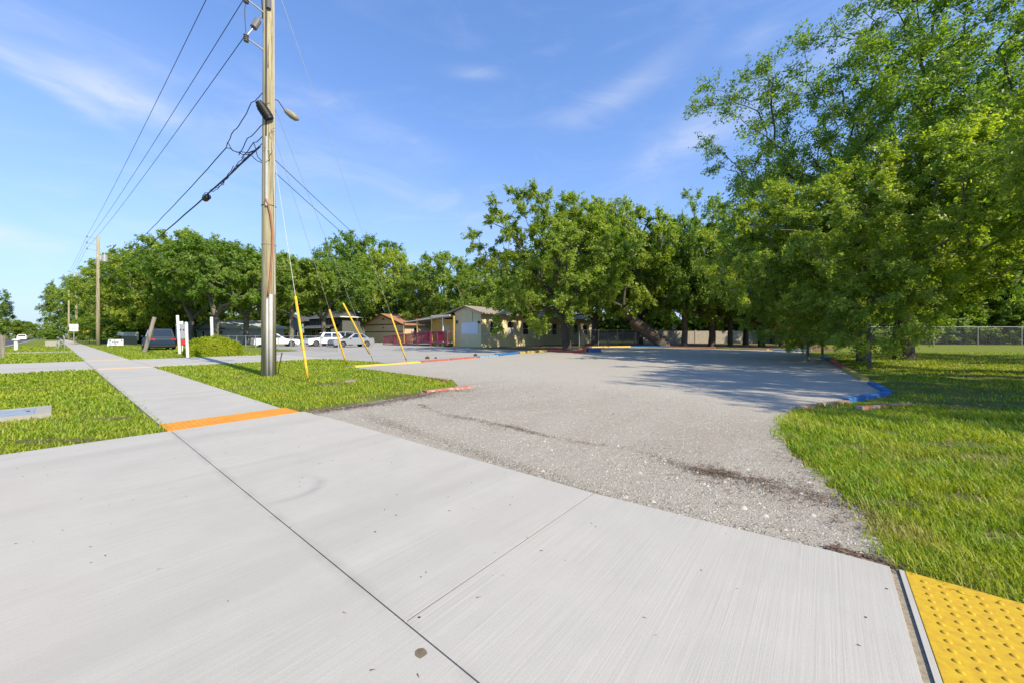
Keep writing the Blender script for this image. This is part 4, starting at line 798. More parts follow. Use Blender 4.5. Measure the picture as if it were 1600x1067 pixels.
# guy wires with yellow guards
def guy(apx, apy, top_z, gpx, gpy, label, droop=None):
    A = G(apx, apy); top = Vector((PB.x, PB.y, top_z)); o = empty('guy_wire', A, 0, label, 'guy wire', 'guy wires with yellow guards'); inv = -A
    if droop is None: g0 = A; gd = (top-A).normalized()
    else: g0 = A; gd = (droop-A).normalized()
    L = 2.55 if droop is None else (droop-A).length
    MB().tube([A+inv+Vector((0, 0, -.05)), A+inv+(top-A).normalized()*.4], .011, 6).build('anchor_rod', 'rust', o)
    MB().tube([A+inv+(top-A).normalized()*.15, top+inv], .0065, 5).build('wire', 'steel_wire', o)
    s0 = .12 if droop is None else .5
    MB().tube([g0+inv+gd*s0, g0+inv+gd*(s0+.35), g0+inv+gd*L], [.028, .036, .036], 10).build('guard', 'guard_yellow', o, smooth=True)
guy(482, 597, 8.2, 457, 450, 'leftmost yellow guard, nearest the pole')
guy(542.5, 572, 8.3, 508, 464, 'second yellow guard from the pole, ending by the yellow curb')
A3 = G(584, 565.5); guy(584, 565.5, 9.1, 535, 473, 'drooping yellow guard slipped off its wire, third from the pole', droop=PY(536, 16.8, CH+(HZ-474)*16.8/F))
guy(636, 565.6, 13.3, 601, 460, 'rightmost yellow guard, farthest from the pole')
# ================================================================== CURB RUNS ROUND THE LOT
def curb(a, b_, m, label, wd=.17, h=.12, name='painted_curb', seg=3, z0=-.03):
    a = Vector(a); b_ = Vector(b_); d = (b_-a); L = d.length; mb = MB(); rr_ = random.Random(int(L*1000))
    n = max(2, int(L/.5)); vs = []
    for i in range(n+1):
        x = L*i/n; dy = rr_.uniform(-.012, .012); dz = rr_.uniform(-.008, .008)
        vs.append([(x, -wd/2+dy, z0), (x, -wd/2+dy+.01, h*.8+dz), (x, -wd/2+dy+.03, h+dz), (x, wd/2+dy-.03, h+dz), (x, wd/2+dy-.01, h*.8+dz), (x, wd/2+dy, z0)])
    for r_ in vs: mb.v += r_
    for i in range(n):
        for j in range(5): mb.f.append((i*6+j, (i+1)*6+j, (i+1)*6+j+1, i*6+j+1))
    mb.f.append(tuple(range(5, -1, -1))); mb.f.append(tuple(n*6+j for j in range(6)))
    me_o = mb.build(name, m); me_o.location = a; me_o.rotation_euler = (0, 0, math.atan2(d.y, d.x)); tag(me_o, label, 'curb', 'painted curbs edging the gravel lot'); return me_o
curb(G(552, 573.5), G(655, 566), C_YEL, 'bright yellow curb under the yellow guy guards', .32, .06)
curb(G(656, 566), G(700, 562.5), C_RED, 'left half of the faded red curb before the ramp', .34, .08); curb(G(701, 562.4), G(744, 559), C_RED, 'right half of the faded red curb before the ramp', .36, .08)
curb(G(746, 558.8), G(775, 556), C_LBL, 'pale worn blue curb before the yellow wing', .4, .10); curb(G(776, 555.9), G(807, 552.6), C_BLU, 'solid blue curb before the yellow wing', .4, .14)
curb(G(809, 552.5), G(852, 549.3), C_OLI, 'mossy yellow curb left of the round oak trunk', .4, .16); curb(G(853, 549), G(905, 551.5), C_MAR, 'dark red curb at the foot of the round oak', .4, .14)
curb(G(906, 551.5), G(917, 549), C_RED, 'short orange-red curb end beside the blue block', .4, .2); curb(G(918, 550), G(938, 550), C_BLU, 'short thick blue curb block right of the round oak', .6, .3)
curb(G(905, 547), G(922, 542.5), C_ORG, 'orange-red curb running back behind the blue block', .4, .12)
curb(G(923, 543), G(984, 542), C_YEL, 'yellow curb before the grey picket fence', .4, .12); curb(G(985, 542), G(1046, 542.6), C_BLU, 'blue curb under the leaning trunk', .4, .12)
curb(G(1047, 542.8), G(1118, 544), C_ORG, 'rust red curb at the foot of the stout grey trunk', .4, .12); curb(G(1120, 544.5), G(1200, 547), C_OLI, 'long mossy curb along the back leaf litter', .4, .10)
curb(G(1208, 548), G(1268, 549.5), C_LBL, 'pale blue curb at the far right back corner', .35, .14)
curb(G(1266, 553), G(1284, 558.5), C_YEL, 'yellow curb piece hidden under drooping leaves', .2, .12); curb(G(1285, 559), G(1299, 564.8), C_BLU, 'dark blue curb piece on the right side', .2, .12)
curb(G(1300, 565.2), G(1320, 576.6), C_RED, 'dull red curb piece on the right side', .2, .12); curb(G(1321, 577), G(1351, 595), C_OLI, 'dull yellow curb piece on the right side', .2, .10)
curb(G(1362, 600.5), G(1389, 615), C_BLU, 'bright blue timber pointing at the near right corner', .17, .08); curb(G(1385, 617), G(1322, 628), C_BLU, 'bright blue timber across the near right corner', .13, .085)
curb(G(700, 597), G(667, 590.5), C_RED, 'thin red edge strip at the tip of the lawn', .07, .05); curb(G(737, 605), G(664, 613.5), C_BRK, 'sunken red brick curb at the lawn tip', .2, .05)
def bricks(a, b_, n, mats, label, nm='brick_edging'):
    a = Vector(a); b_ = Vector(b_); d = b_-a; L = d.length/n; o = empty(nm, a, math.atan2(d.y, d.x), label, 'brick edging'); r = random.Random(n)
    for i in range(n):
        mb = MB(); w_ = L*.46; mb.box(-w_, w_, -.055, .055, -.02, .062); q = mb.build('brick', mats[i % len(mats)] if r.random() < .8 else mats[0], o, bevel=.008); q.location = ((i+.5)*L, r.uniform(-.02, .02), r.uniform(-.01, .008)); q.rotation_euler = (r.uniform(-.05, .05), r.uniform(-.05, .05), r.uniform(-.12, .12))
bricks(G(1246, 640), G(1322, 629), 7, [C_BRK, C_CRM, C_BRK, C_CRM], 'broken red and cream brick edging left of the blue timber')
bricks(G(1340, 639.5), G(1420, 634), 7, [C_BRK], 'row of dull red bricks before the blue timber corner')
# utility vault in the verge
v = empty('utility_box', W(10.0, -.62), AXR, 'flush concrete utility box with a blue-grey lid in the left lawn', 'utility box')
fr = MB(); fr.box(-.62, .59, -.5, -.42, 0, .075); fr.box(-.62, .59, .42, .5, 0, .075); fr.box(-.62, -.54, -.42, .42, 0, .075); fr.box(.42, .59, -.42, .42, 0, .075); fr.build('frame', 'concrete_old', v, bevel=0)
MB().box(-.537, .417, -.417, .417, 0, .068).build('lid', 'lid_metal', v, bevel=.004); MB().box(.33, .37, -.04, .04, .0685, .0725).build('pull_slot', 'ink', v)
v2 = empty('water_meter_box', G(884-336, 596.5), .3, 'small tan meter cover in the lawn right of the leftmost guard', 'meter box'); MB().box(-.14, .14, -.2, .2, 0, .05).build('lid', 'joint_filler', v2, bevel=.01)
# ================================================================== CARS
def car(name, label, L, Wd, H, belt, hood_z, hood_x, wsb, roof_f, roof_r, rear_x, deck_z, paint, loc, rz, wr=.33, group='cars parked by the houses', wb=(.60, .58)):
    """x forward. wsb windshield base x, roof_f/roof_r roof ends, rear_x rear glass base"""
    o = empty(name, loc, rz, label, 'car', group); h = L/2; g = .2
    xf, xr = h*wb[0], -h*wb[1]
    def arch(xc): return [(xc+(wr+.06)*math.cos(a), wr*.95+(wr+.06)*math.sin(a)) for a in [math.pi*k_/8 for k_ in range(8, -1, -1)]]
    prof = [(-h+.03, .34), (-h+.12, g)]+[p_ for p_ in arch(xr) if p_[1] > g-.01]+[p_ for p_ in arch(xf) if p_[1] > g-.01]+[(h-.15, g), (h-.02, .36), (h, .55), (h-.06, hood_z*.86), (h-.22, hood_z*.94), (hood_x, hood_z), (wsb, belt), (rear_x, belt), (-h+.10, deck_z), (-h+.01, deck_z*.82), (-h-.0, .55)]
    n = len(prof); st = [(-1, .0), (-.985, .0), (.985, .0), (1, .0)]; mb = MB()
    yl = [(-.5, .93), (-.46, 1.0), (.46, 1.0), (.5, .93)]
    for yy, sc_ in yl:
        for (x, z) in prof:
            tp = 1-.10*max(0, (z-.55))/.6; ex = 1-(.03 if abs(yy) == .5 else 0); nose = 1-.10*max(0, (abs(x)-h*.72)/(h*.28))**2
            mb.v.append((x*ex, yy*Wd*tp*nose, z if abs(yy) != .5 else .55+(z-.55)*.96))
    for k_ in range(3):
        for i in range(n): j = (i+1) % n; mb.f.append((k_*n+i, k_*n+j, (k_+1)*n+j, (k_+1)*n+i))
    mb.f.append(tuple(range(n-1, -1, -1))[::-1]); mb.f.append(tuple(3*n+i for i in range(n))[::-1])
    me = bpy.data.meshes.new('body'); me.from_pydata(mb.v, [], mb.f); bm = bmesh.new(); bm.from_mesh(me); bmesh.ops.triangulate(bm, faces=[f for f in bm.faces if len(f.verts) > 4]); bmesh.ops.recalc_face_normals(bm, faces=bm.faces); bm.to_mesh(me); bm.free()
    me.materials.append(M(paint)); link('body', me, o)
    # greenhouse
    yb = Wd*.5*(1-.10*max(0, (belt-.55))/.6)*.97; yt = yb*.80
    lo_ = [(wsb, yb*.93), (wsb-.25, yb), (rear_x+.2, yb), (rear_x, yb*.92)]; hi_ = [(roof_f, yt*.93), (roof_f-.15, yt), (roof_r+.12, yt), (roof_r, yt*.92)]
    zt = H; mb = MB(); ringl = [(x, y, belt-.01) for x, y in lo_]+[(x, -y, belt-.01) for x, y in lo_[::-1]]; ringh = [(x, y, zt-.05) for x, y in hi_]+[(x, -y, zt-.05) for x, y in hi_[::-1]]
    ringt = [(x*.96+(roof_f+roof_r)/2*.04, y*.86, zt) for x, y, _ in ringh]; mb.v = ringl+ringh+ringt
    for i in range(8): j = (i+1) % 8; mb.f.append((j, i, 8+i, 8+j)); mb.f.append((8+j, 8+i, 16+i, 16+j))
    mb.f.append(tuple(16+i for i in range(8))[::-1]); mb.build('roof', paint, o)
    def pane(a, b_, c_, d_, u0, u1, v0, v1, off, nm='window'):
        a, b_, c_, d_ = map(Vector, (a, b_, c_, d_)); nn = (b_-a).cross(d_-a).normalized()
        f = lambda u, v: (a*(1-u)+b_*u)*(1-v)+(d_*(1-u)+c_*u)*v
        c0 = (a+c_)/2; s = 1 if nn.dot(c0-Vector(((roof_f+roof_r)/2, 0, belt))) > 0 else -1
        MB().quad(*[f(u, v)+nn*off*s for u, v in ((u0, v0), (u1, v0), (u1, v1), (u0, v1))]).build(nm, 'glass_dark', o)
    for sgn in (1, -1):
        A = (lo_[1][0], lo_[1][1]*sgn, belt-.01); B = (lo_[2][0], lo_[2][1]*sgn, belt-.01); Cc = (hi_[2][0], hi_[2][1]*sgn, zt-.05); Dd = (hi_[1][0], hi_[1][1]*sgn, zt-.05)
        cuts = (.03, .47, .53, .97) if L < 4.7 or H < 1.6 else (.02, .34, .38, .66)
        pane(A, B, Cc, Dd, cuts[0], cuts[1], .1, .92, .006); pane(A, B, Cc, Dd, cuts[2], cuts[3], .1, .92, .006)
        if H > 1.6 and L >= 4.7: pane(A, B, Cc, Dd, .70, .96, .12, .9, .006)
    pane((wsb, -lo_[0][1], belt), (wsb, lo_[0][1], belt), (roof_f, hi_[0][1], zt-.05), (roof_f, -hi_[0][1], zt-.05), .05, .95, .06, .95, .006, 'windshield')
    pane((rear_x, -lo_[3][1], belt), (rear_x, lo_[3][1], belt), (roof_r, hi_[3][1], zt-.05), (roof_r, -hi_[3][1], zt-.05), .06, .94, .1, .92, .006, 'rear_window')
    for sx_ in (xf, xr):
        for sy_ in (1, -1):
            wl = empty('wheel', (sx_, sy_*(Wd/2-.12), wr)); wl.parent = o; mb = MB(); mb.tube([(0, -.10, 0), (0, -.09, 0), (0, .09, 0), (0, .10, 0)], [wr*.9, wr, wr, wr*.9], 18); mb.build('tyre', 'tyre', wl)
            rm = MB(); yy = .105*sy_; rm.tube([(0, yy*.6, 0), (0, yy*1.02, 0)], [wr*.62, wr*.60], 16)
            rm.build('rim', 'rim', wl); sp = MB()
            for q in range(5): a = q*2*math.pi/5; sp.tube([(0, yy*1.05, 0), (math.cos(a+.35)*wr*.5, yy*1.05, math.sin(a+.35)*wr*.5)], [.01, .045], 5)
            sp.build('hub_cap', 'black_trim', wl)
    for sy_ in (1, -1):
        hl = MB(); y0 = sy_*Wd*.30; y1 = sy_*Wd*.435; zz = hood_z*.80
        hl.quad((h-.02, y0, zz-.07), (h-.10, y1, zz-.05), (h-.14, y1, zz+.08), (h-.055, y0, zz+.06)); hl.build('headlight', 'headlight', o)
        tl = MB(); zz = deck_z*.86; tl.quad((-h-.012, sy_*Wd*.28, zz-.09), (-h+.05, sy_*Wd*.45, zz-.08), (-h+.08, sy_*Wd*.45, zz+.09), (-h+.004, sy_*Wd*.28, zz+.08)); tl.build('taillight', 'taillight', o)
        MB().box(wsb-.35, wsb-.2, sy_*Wd*.5-.02, sy_*Wd*.5+.13, belt, belt+.13).build('mirror', paint, o, bevel=.02)
    MB().box(-h-.03, -h+.12, -Wd*.42, Wd*.42, .28, .42).build('bumper', 'black_trim' if H > 1.6 else paint, o, bevel=.02); MB().box(h-.12, h+.015, -Wd*.36, Wd*.36, .28, .40).build('grille', 'black_trim', o, bevel=.02)
    return o
cN = AXR
car('parked_suv', 'dark slate sport utility vehicle seen from behind, next to the leaning wooden post', 4.75, 1.93, 1.88, 1.12, 1.08, 1.3, .95, .35, -1.95, -2.2, 1.08, 'paint_slate', W(47.6, 6.15), cN+math.pi/2, .37)
car('parked_sedan', 'white sedan behind the chain-link fence, partly hidden by the big pole', 4.7, 1.82, 1.45, .95, .88, 1.0, .75, .05, -1.0, -1.75, .98, 'paint_white', PY(428, 43.5)+Vector((0, .4, 0)), cN-.05)
car('parked_sedan', 'silver sedan facing left in front of the tan garage', 4.75, 1.85, 1.52, .97, .9, 1.05, .8, .05, -.95, -1.75, 1.0, 'paint_silver', PY(547, 42.5)+Vector((0, .4, 0)), cN+math.pi-.03)
car('parked_suv', 'small white sport utility vehicle facing left behind the silver sedan', 4.3, 1.82, 1.62, 1.02, .98, 1.15, .85, .35, -1.55, -1.9, 1.05, 'paint_white', PY(507, 46.0), cN+math.pi-.05, .34)
car('parked_van', 'grey minivan mostly hidden behind the silver sedan', 4.6, 1.85, 1.75, 1.05, 1.0, 1.35, 1.1, .5, -1.8, -2.1, 1.08, 'paint_grey', PY(528, 49.0), cN+math.pi, .34)
car('distant_car', 'tiny pale car far down the road', 4.5, 1.8, 1.5, .95, .88, 1.0, .75, .05, -1.0, -1.75, .98, 'paint_white', W(165, -5.5), cN+math.pi/2, group='cars far down the road')
car('distant_car', 'tiny grey car far down the road', 4.5, 1.8, 1.5, .95, .88, 1.0, .75, .05, -1.0, -1.75, .98, 'paint_grey', W(150, -9), cN-math.pi/2, group='cars far down the road')
# ================================================================== BUILDINGS (local x = n, y = t, at W(0,0))
def bld(name, label, cat='building'): return empty(name, W(0, 0), AXR, label, cat)
def rebase(o, t, n):   # origin at the thing's base
    d = W(t, n); o.location = d
    for c_ in o.children: c_.location = (-n+c_.location.x, -t+c_.location.y, c_.location.z)
def win(o, face, a0, a1, z0, z1, pos, sash=True, blind=False, m='window_glass'):
    """face 't' : wall at constant t (pos), spans n a0..a1, outward -t.  face 'n': wall at constant n, spans t, outward -n"""
    def bx(u0, u1, w0, w1, d0, d1):
        mb = MB()
        return mb.box(u0, u1, pos-d1, pos-d0, w0, w1) if face == 't' else mb.box(pos-d1, pos-d0, u0, u1, w0, w1)
    fr = MB(); s = .06
    for (u0, u1, w0, w1) in ((a0-s, a1+s, z0-s, z0), (a0-s, a1+s, z1, z1+s), (a0-s, a0, z0, z1), (a1, a1+s, z0, z1)): 
        q = bx(u0, u1, w0, w1, -.02, .05); k_ = len(fr.v); fr.v += q.v; fr.f += [tuple(k_+i for i in f) for f in q.f]
    f_ = fr.build('window', 'trim_cream', o)
    g_ = bx(a0, a1, z0, z1, -.02, .012).build('pane', m, f_)
    if sash: bx(a0, a1, (z0+z1)/2-.025, (z0+z1)/2+.025, .013, .035).build('sash', 'trim_white', f_)
    if blind: bx(a0+.02, a1-.02, z0+.02, (z0+z1)/2-.03, .013, .02).build('blind', 'blind_grey', f_)
    return f_
# --- yellow building
yb_ = bld('yellow_building', 'low yellow building with a gable end, porch roof and long wing behind the round oak')
T0, T1_, NF = 29.0, 33.3, 29.8
ew = 3.75; rd = 4.65; rt_ = 31.2
gw = MB(); k_ = 0
pf = [(T0, 0), (T1_, 0), (T1_, 3.95), (rt_, rd-.08), (T0, ew)]
gw.quad(*[(NF, t_, z_) for t_, z_ in pf]); gw.quad(*[(56.5, t_, z_) for t_, z_ in pf][::-1]); gw.quad((NF, T0, 0), (NF, T0, ew), (56.5, T0, ew), (56.5, T0, 0)); gw.quad((NF, T1_, 0), (56.5, T1_, 0), (56.5, T1_, 3.9), (NF, T1_, 3.9)); gw.build('wall', 'wall_cream', yb_)
bw = MB(); bw.box(31.6, 31.75, T1_+.003, 39.8, 0, 3.3); bw.box(31.75, 50, 39.65, 39.8, 0, 3.0); bw.build('porch_wall', 'wall_yellow', yb_)
wn_ = MB(); wn_.box(NF-.03, NF-.002, T0-.03, T1_, 1.33, 1.41); wn_.box(NF-.03, 56.5, T0-.03, T0-.002, 1.33, 1.41); wn_.build('rail_trim', 'trim_cream', yb_)
ls = MB(); ls.box(NF-.018, NF-.0015, T0-.018, T1_, 0, 1.33); ls.box(NF+.001, 56.4, T0-.018, T0-.0015, 0, 1.33); ls.build('wainscot', 'wall_cream', yb_)
rf = MB(); 
def rs(a, b_, n0, n1, th=.12):   # a,b = (t,z) across slope
    rf.quad((n0, a[0], a[1]), (n1, a[0], a[1]), (n1, b_[0], b_[1]), (n0, b_[0], b_[1])); rf.quad((n0, a[0], a[1]-th), (n0, b_[0], b_[1]-th), (n1, b_[0], b_[1]-th), (n1, a[0], a[1]-th))
    rf.quad((n0, a[0], a[1]), (n0, b_[0], b_[1]), (n0, b_[0], b_[1]-th), (n0, a[0], a[1]-th)); rf.quad((n0, a[0], a[1]-th), (n1, a[0], a[1]-th), (n1, a[0], a[1]), (n0, a[0], a[1])); rf.quad((n0, b_[0], b_[1]), (n1, b_[0], b_[1]), (n1, b_[0], b_[1]-th), (n0, b_[0], b_[1]-th))
rs((28.35, 3.72), (rt_, rd), 29.3, 57); rs((rt_, rd), (34.2, 3.95), 29.3, 57); rs((34.2, 3.95), (42.4, 2.98), 29.3, 50); rf.build('roof', 'shingle_tan', yb_)
fs = MB(); fs.box(28.95, 29.05, 33.2, 36.6, 3.45, 3.68); fs.build('fascia_board', 'trim_cream', yb_)
pr_ = MB(); pr_.quad((29.05, 33.2, 3.66), (31.6, 33.2, 3.74), (31.6, 42.3, 3.2), (29.05, 42.3, 3.05)); pr_.quad((29.05, 33.2, 3.56), (29.05, 42.3, 2.95), (31.6, 42.3, 3.1), (31.6, 33.2, 3.64)); pr_.quad((29.05, 33.2, 3.66), (29.05, 42.3, 3.05), (29.05, 42.3, 2.95), (29.05, 33.2, 3.5)); pr_.build('porch_roof', 'trim_cream', yb_)
for (px, top) in ((631, 3.05), (652, 3.2), (675, 3.35), (692, 3.45), (709, 3.5)):
    rr_ = (px-800)/F; t_ = (29.15*NX-rr_*29.15*NY)/(-SX+rr_*SY); MB().box(29.08, 29.22, t_-.07, t_+.07, 0, top).build('porch_column', 'trim_yellow' if px != 692 else 'trim_cream', yb_)
MB().box(31.56, 31.599, 33.75, 34.75, .55, 2.7).build('door', 'door_grey', yb_); MB().box(31.57, 31.599, 36.2, 37.2, 1.4, 2.4).build('notice_panel', 'trim_cream', yb_)
sb = MB(); sb.box(29.74, 29.797, 29.42, 32.05, 1.42, 2.72); sbo = sb.build('window_shutter', 'white_panel', yb_)
for i in range(8): q = MB(); q.box(29.728, 29.739, 29.47+i*.32, 29.73+i*.32, 1.46, 2.68); q.build('slat', 'white_panel', sbo)
MB().box(29.66, 29.79, 32.75, 32.93, 2.65, 3.0).build('wall_lamp', 'dark_bronze', yb_); MB().box(29.77, 29.797, 30.28, 30.31, 2.8, 3.95).build('wall_conduit', 'cable_black', yb_)
MB().box(29.6, 29.69, 29.1, 29.35, 2.6, 2.85).build('wall_lamp', 'dark_bronze', yb_)
for i, kx in enumerate((2.0, 5.0, 8.0, 14.6, 20.5, 23.4)): win(yb_, 't', NF+kx-.55, NF+kx+.55, 1.42, 2.85, T0, True, i in (1,))
dk = MB(); dk.box(28.7, 31.59, 33.35, 36.4, .38, .52); dk.v += []; k_ = len(dk.v); dk.v += [(28.7, 36.4, .38), (30.1, 36.4, .38), (30.1, 46.5, -.05), (28.7, 46.5, -.05), (28.7, 36.4, .52), (30.1, 36.4, .52), (30.1, 46.5, .05), (28.7, 46.5, .05)]
dk.f += [tuple(k_+i for i in f) for f in ((0, 3, 2, 1), (4, 5, 6, 7), (0, 4, 7, 3), (1, 2, 6, 5), (2, 3, 7, 6))]; dk.build('ramp_deck', 'deck_boards', yb_)
rl = MB(); rl.box(28.66, 28.74, 33.3, 36.4, 1.68, 1.78); rl.box(28.66, 28.74, 33.3, 36.4, .58, .66); 
for nn in (28.7, 30.1):
    rl.tube([(nn, 36.4, 1.73), (nn, 46.5, 1.12)], .055, 4); rl.tube([(nn, 36.4, .62), (nn, 46.5, .16)], .04, 4)
rl.box(28.7, 31.6, 33.26, 33.33, 1.68, 1.78); rl.build('handrail', 'maroon_paint', yb_)
for t_ in (33.3, 35.0, 36.4, 38.9, 41.4, 43.9, 46.45):
    zz = 1.78 if t_ <= 36.4 else 1.76-.61*(t_-36.4)/10.1; MB().box(28.64, 28.76, t_-.06, t_+.06, 0, zz+.03).build('railing_post', 'maroon_paint', yb_)
bl = MB(); t_ = 33.4
while t_ < 46.4:
    z0 = .6 if t_ < 36.4 else .6-.45*(t_-36.4)/10.1; z1 = 1.7 if t_ < 36.4 else 1.7-.6*(t_-36.4)/10.1
    bl.box(28.685, 28.715, t_-.02, t_+.02, z0, z1)
    if t_ > 36.5: bl.box(30.085, 30.115, t_-.02, t_+.02, z0, z1)
    t_ += .19
bl.build('balusters', 'maroon_paint', yb_)['kind'] = 'stuff'
MB().box(28.73, 28.75, 33.95, 35.0, .7, 1.66).build('red_panel', 'red_panel', yb_)
rebase(yb_, 31.2, 29.8)
# --- tan garage
tg = bld('tan_garage', 'tan gabled garage with brown trim and orange-brown roof behind the silver sedan')
a0, a1, nf = 55.3, 68.0, 38.0; mt_ = (a0+a1)/2
q = MB(); q.quad(*[(nf, t_, z_) for t_, z_ in ((a0, 0), (a1, 0), (a1, 3.25), (mt_, 5.05), (a0, 3.25))]); q.quad((nf, a0, 0), (nf, a0, 3.25), (58, a0, 3.25), (58, a0, 0)); q.quad((nf, a1, 0), (58, a1, 0), (58, a1, 3.25), (nf, a1, 3.25)); q.build('wall', 'wall_tan', tg)
rf = MB(); rs((a0-.7, 3.1), (mt_, 5.2), 37.4, 58, .14); rs((mt_, 5.2), (a1+.7, 3.1), 37.4, 58, .14); rf.build('roof', 'shingle_orange', tg)
q = MB(); 
for s_ in (-1, 1):
    e = mt_+s_*(a1-a0+1.4)/2; q.quad((37.38, mt_, 5.2), (37.38, e, 3.1), (37.38, e, 2.82), (37.38, mt_, 4.92))
q.build('barge_board', 'trim_brown', tg)
MB().box(37.95, 37.998, a0, a1, 3.12, 3.28).build('trim_band', 'trim_brown', tg); MB().box(37.95, 37.998, a0, a1, 1.86, 2.0).build('trim_band', 'trim_brown', tg)
MB().box(37.9, 37.998, mt_-.2, mt_+.2, 2.5, 2.66).build('vent', 'trim_brown', tg); MB().box(37.96, 37.998, mt_-.3, mt_+.3, 4.05, 4.3).build('vent', 'trim_brown', tg)
win(tg, 't', 40, 41, 1.4, 2.6, a0); rebase(tg, mt_, nf)
# --- dark two-storey house
dh = bld('dark_house', 'dark grey two-storey house with white trim in tree shade behind the cars', 'house')
q = MB(); q.box(38, 44, 77, 93, 0, 5.2); q.build('wall', 'wall_slate', dh); q = MB(); q.box(36.6, 37.998, 79, 92, 0, 3.0); q.build('porch_wall', 'wall_slate', dh)
rf = MB(); rs((76.2, 5.1), (76.21, 5.1), 37.4, 44.6); rf = MB(); rf.quad((37.3, 76.3, 5.1), (44.7, 76.3, 5.1), (41, 79.5, 6.9)); rf.quad((37.3, 76.3, 5.1), (41, 79.5, 6.9), (41, 90.5, 6.9), (37.3, 93.7, 5.1)); rf.quad((37.3, 93.7, 5.1), (41, 90.5, 6.9), (44.7, 93.7, 5.1)); rf.quad((44.7, 76.3, 5.1), (44.7, 93.7, 5.1), (41, 90.5, 6.9), (41, 79.5, 6.9)); rf.quad((37.3, 76.3, 5.09), (37.3, 93.7, 5.09), (44.7, 93.7, 5.09), (44.7, 76.3, 5.09)); rf.build('roof', 'shingle_dark', dh)
q = MB(); q.quad((35.9, 78.3, 2.95), (35.9, 92.6, 2.95), (38, 92.6, 3.7), (38, 78.3, 3.7)); q.quad((35.9, 78.3, 2.85), (38, 78.3, 3.6), (38, 92.6, 3.6), (35.9, 92.6, 2.85)); q.build('porch_roof', 'shingle_dark', dh)
q = MB(); q.box(35.84, 35.9, 78.3, 92.6, 2.78, 2.98); q.box(37.22, 37.3, 76.3, 93.7, 4.98, 5.2); q.box(37.3, 44.7, 76.2, 76.28, 4.98, 5.2); q.build('fascia_board', 'trim_white', dh)
for t_ in (80.2, 83.2, 86.2): win(dh, 'n', t_, t_+2.2, 1.0, 2.4, 36.6, False)
for t_ in (79, 83, 87.5): win(dh, 'n', t_, t_+1.2, 3.9, 4.8, 38, True)
rebase(dh, 85, 41)
th = bld('teal_house', 'pale teal house wall glimpsed between trunks beside the big pole', 'house'); q = MB(); q.box(37, 44, 94.5, 106, 0, 4.6); q.build('wall', 'wall_teal', th)
rf = MB(); rs((94, 4.5), (100.2, 6.3), 36.6, 44.5); rs((100.2, 6.3), (106.5, 4.5), 36.6, 44.5); rf.build('roof', 'shingle_dark', th); q = MB(); q.quad((36.99, 94.5, 4.6), (36.99, 106, 4.6), (36.99, 100.2, 6.2)); q.build('gable', 'wall_teal', th); win(th, 'n', 97, 98.2, 1.2, 2.6, 37); rebase(th, 100, 40)
ph = bld('white_house', 'pale house with a white roof edge seen through the trees behind the dark vehicle', 'house'); q = MB(); q.box(18, 26, 74, 96, 0, 2.5); q.build('wall', 'wall_white', ph)
rf = MB(); rs((73.4, 2.45), (85, 4.1), 17.3, 26.6); rs((85, 4.1), (96.6, 2.45), 17.3, 26.6); rf.build('roof', 'wall_white', ph); q = MB(); q.quad((17.99, 74, 2.5), (17.99, 96, 2.5), (17.99, 85, 4.0)); q.build('gable', 'wall_white', ph); q = MB(); q.box(17.25, 17.3, 73.4, 96.6, 2.3, 2.42); q.build('fascia_board', 'trim_brown', ph)
win(ph, 'n', 78, 79.5, .9, 2.0, 18); win(ph, 'n', 90, 91.5, .9, 2.0, 18); rebase(ph, 85, 22)
# --- orange shelter
os_ = empty('orange_shelter', PY(1234, 58), 0, 'open shelter with an orange-red roof under the right back oaks', 'shelter')
q = MB(); q.quad((-2.2, -1.6, 2.2), (2.2, -1.6, 2.2), (2.0, 0, 3.2), (-2.0, 0, 3.2)); q.quad((-2.2, 1.6, 2.2), (-2, 0, 3.2), (2, 0, 3.2), (2.2, 1.6, 2.2)); q.build('roof', 'play_red', os_)
for x in (-1.9, 1.9):
    for y in (-1.4, 1.4): MB().box(x-.07, x+.07, y-.07, y+.07, 0, 2.25).build('post', 'trim_brown', os_)
# --- tan block wall with panels
bw_ = empty('block_wall', PY(1000, 64), 0, 'long low tan masonry wall behind the row of back oaks', 'wall'); A = PY(1000, 64); B = PY(1330, 60); dW = B-A; bw_.rotation_euler = (0, 0, math.atan2(dW.y, dW.x)); LW = dW.length
for i in range(int(LW/3)):
    MB().box(i*3+.0, i*3+2.8, -.08, .08, 0, 2.0).build('panel', 'block_wall', bw_); MB().box(i*3+2.8, i*3+3.0, -.14, .14, 0, 2.12).build('pillar', 'block_wall', bw_)
# --- play yard picket fence
pk = empty('picket_fence', PY(925, 55), 0, 'grey picket fence of the play yard behind the yellow curb', 'fence')
for i in range(44): MB().box(i*.155, i*.155+.11, -.012, .012, .1, 1.75).build('slat', 'fence_grey', pk)
MB().box(0, 6.8, .015, .05, .4, .5).build('rail', 'fence_grey', pk); MB().box(0, 6.8, .015, .05, 1.4, 1.5).build('rail', 'fence_grey', pk)
for i in range(4): MB().box(i*2.25, i*2.25+.1, .05, .15, 0, 2.0).build('post', 'fence_grey', pk)
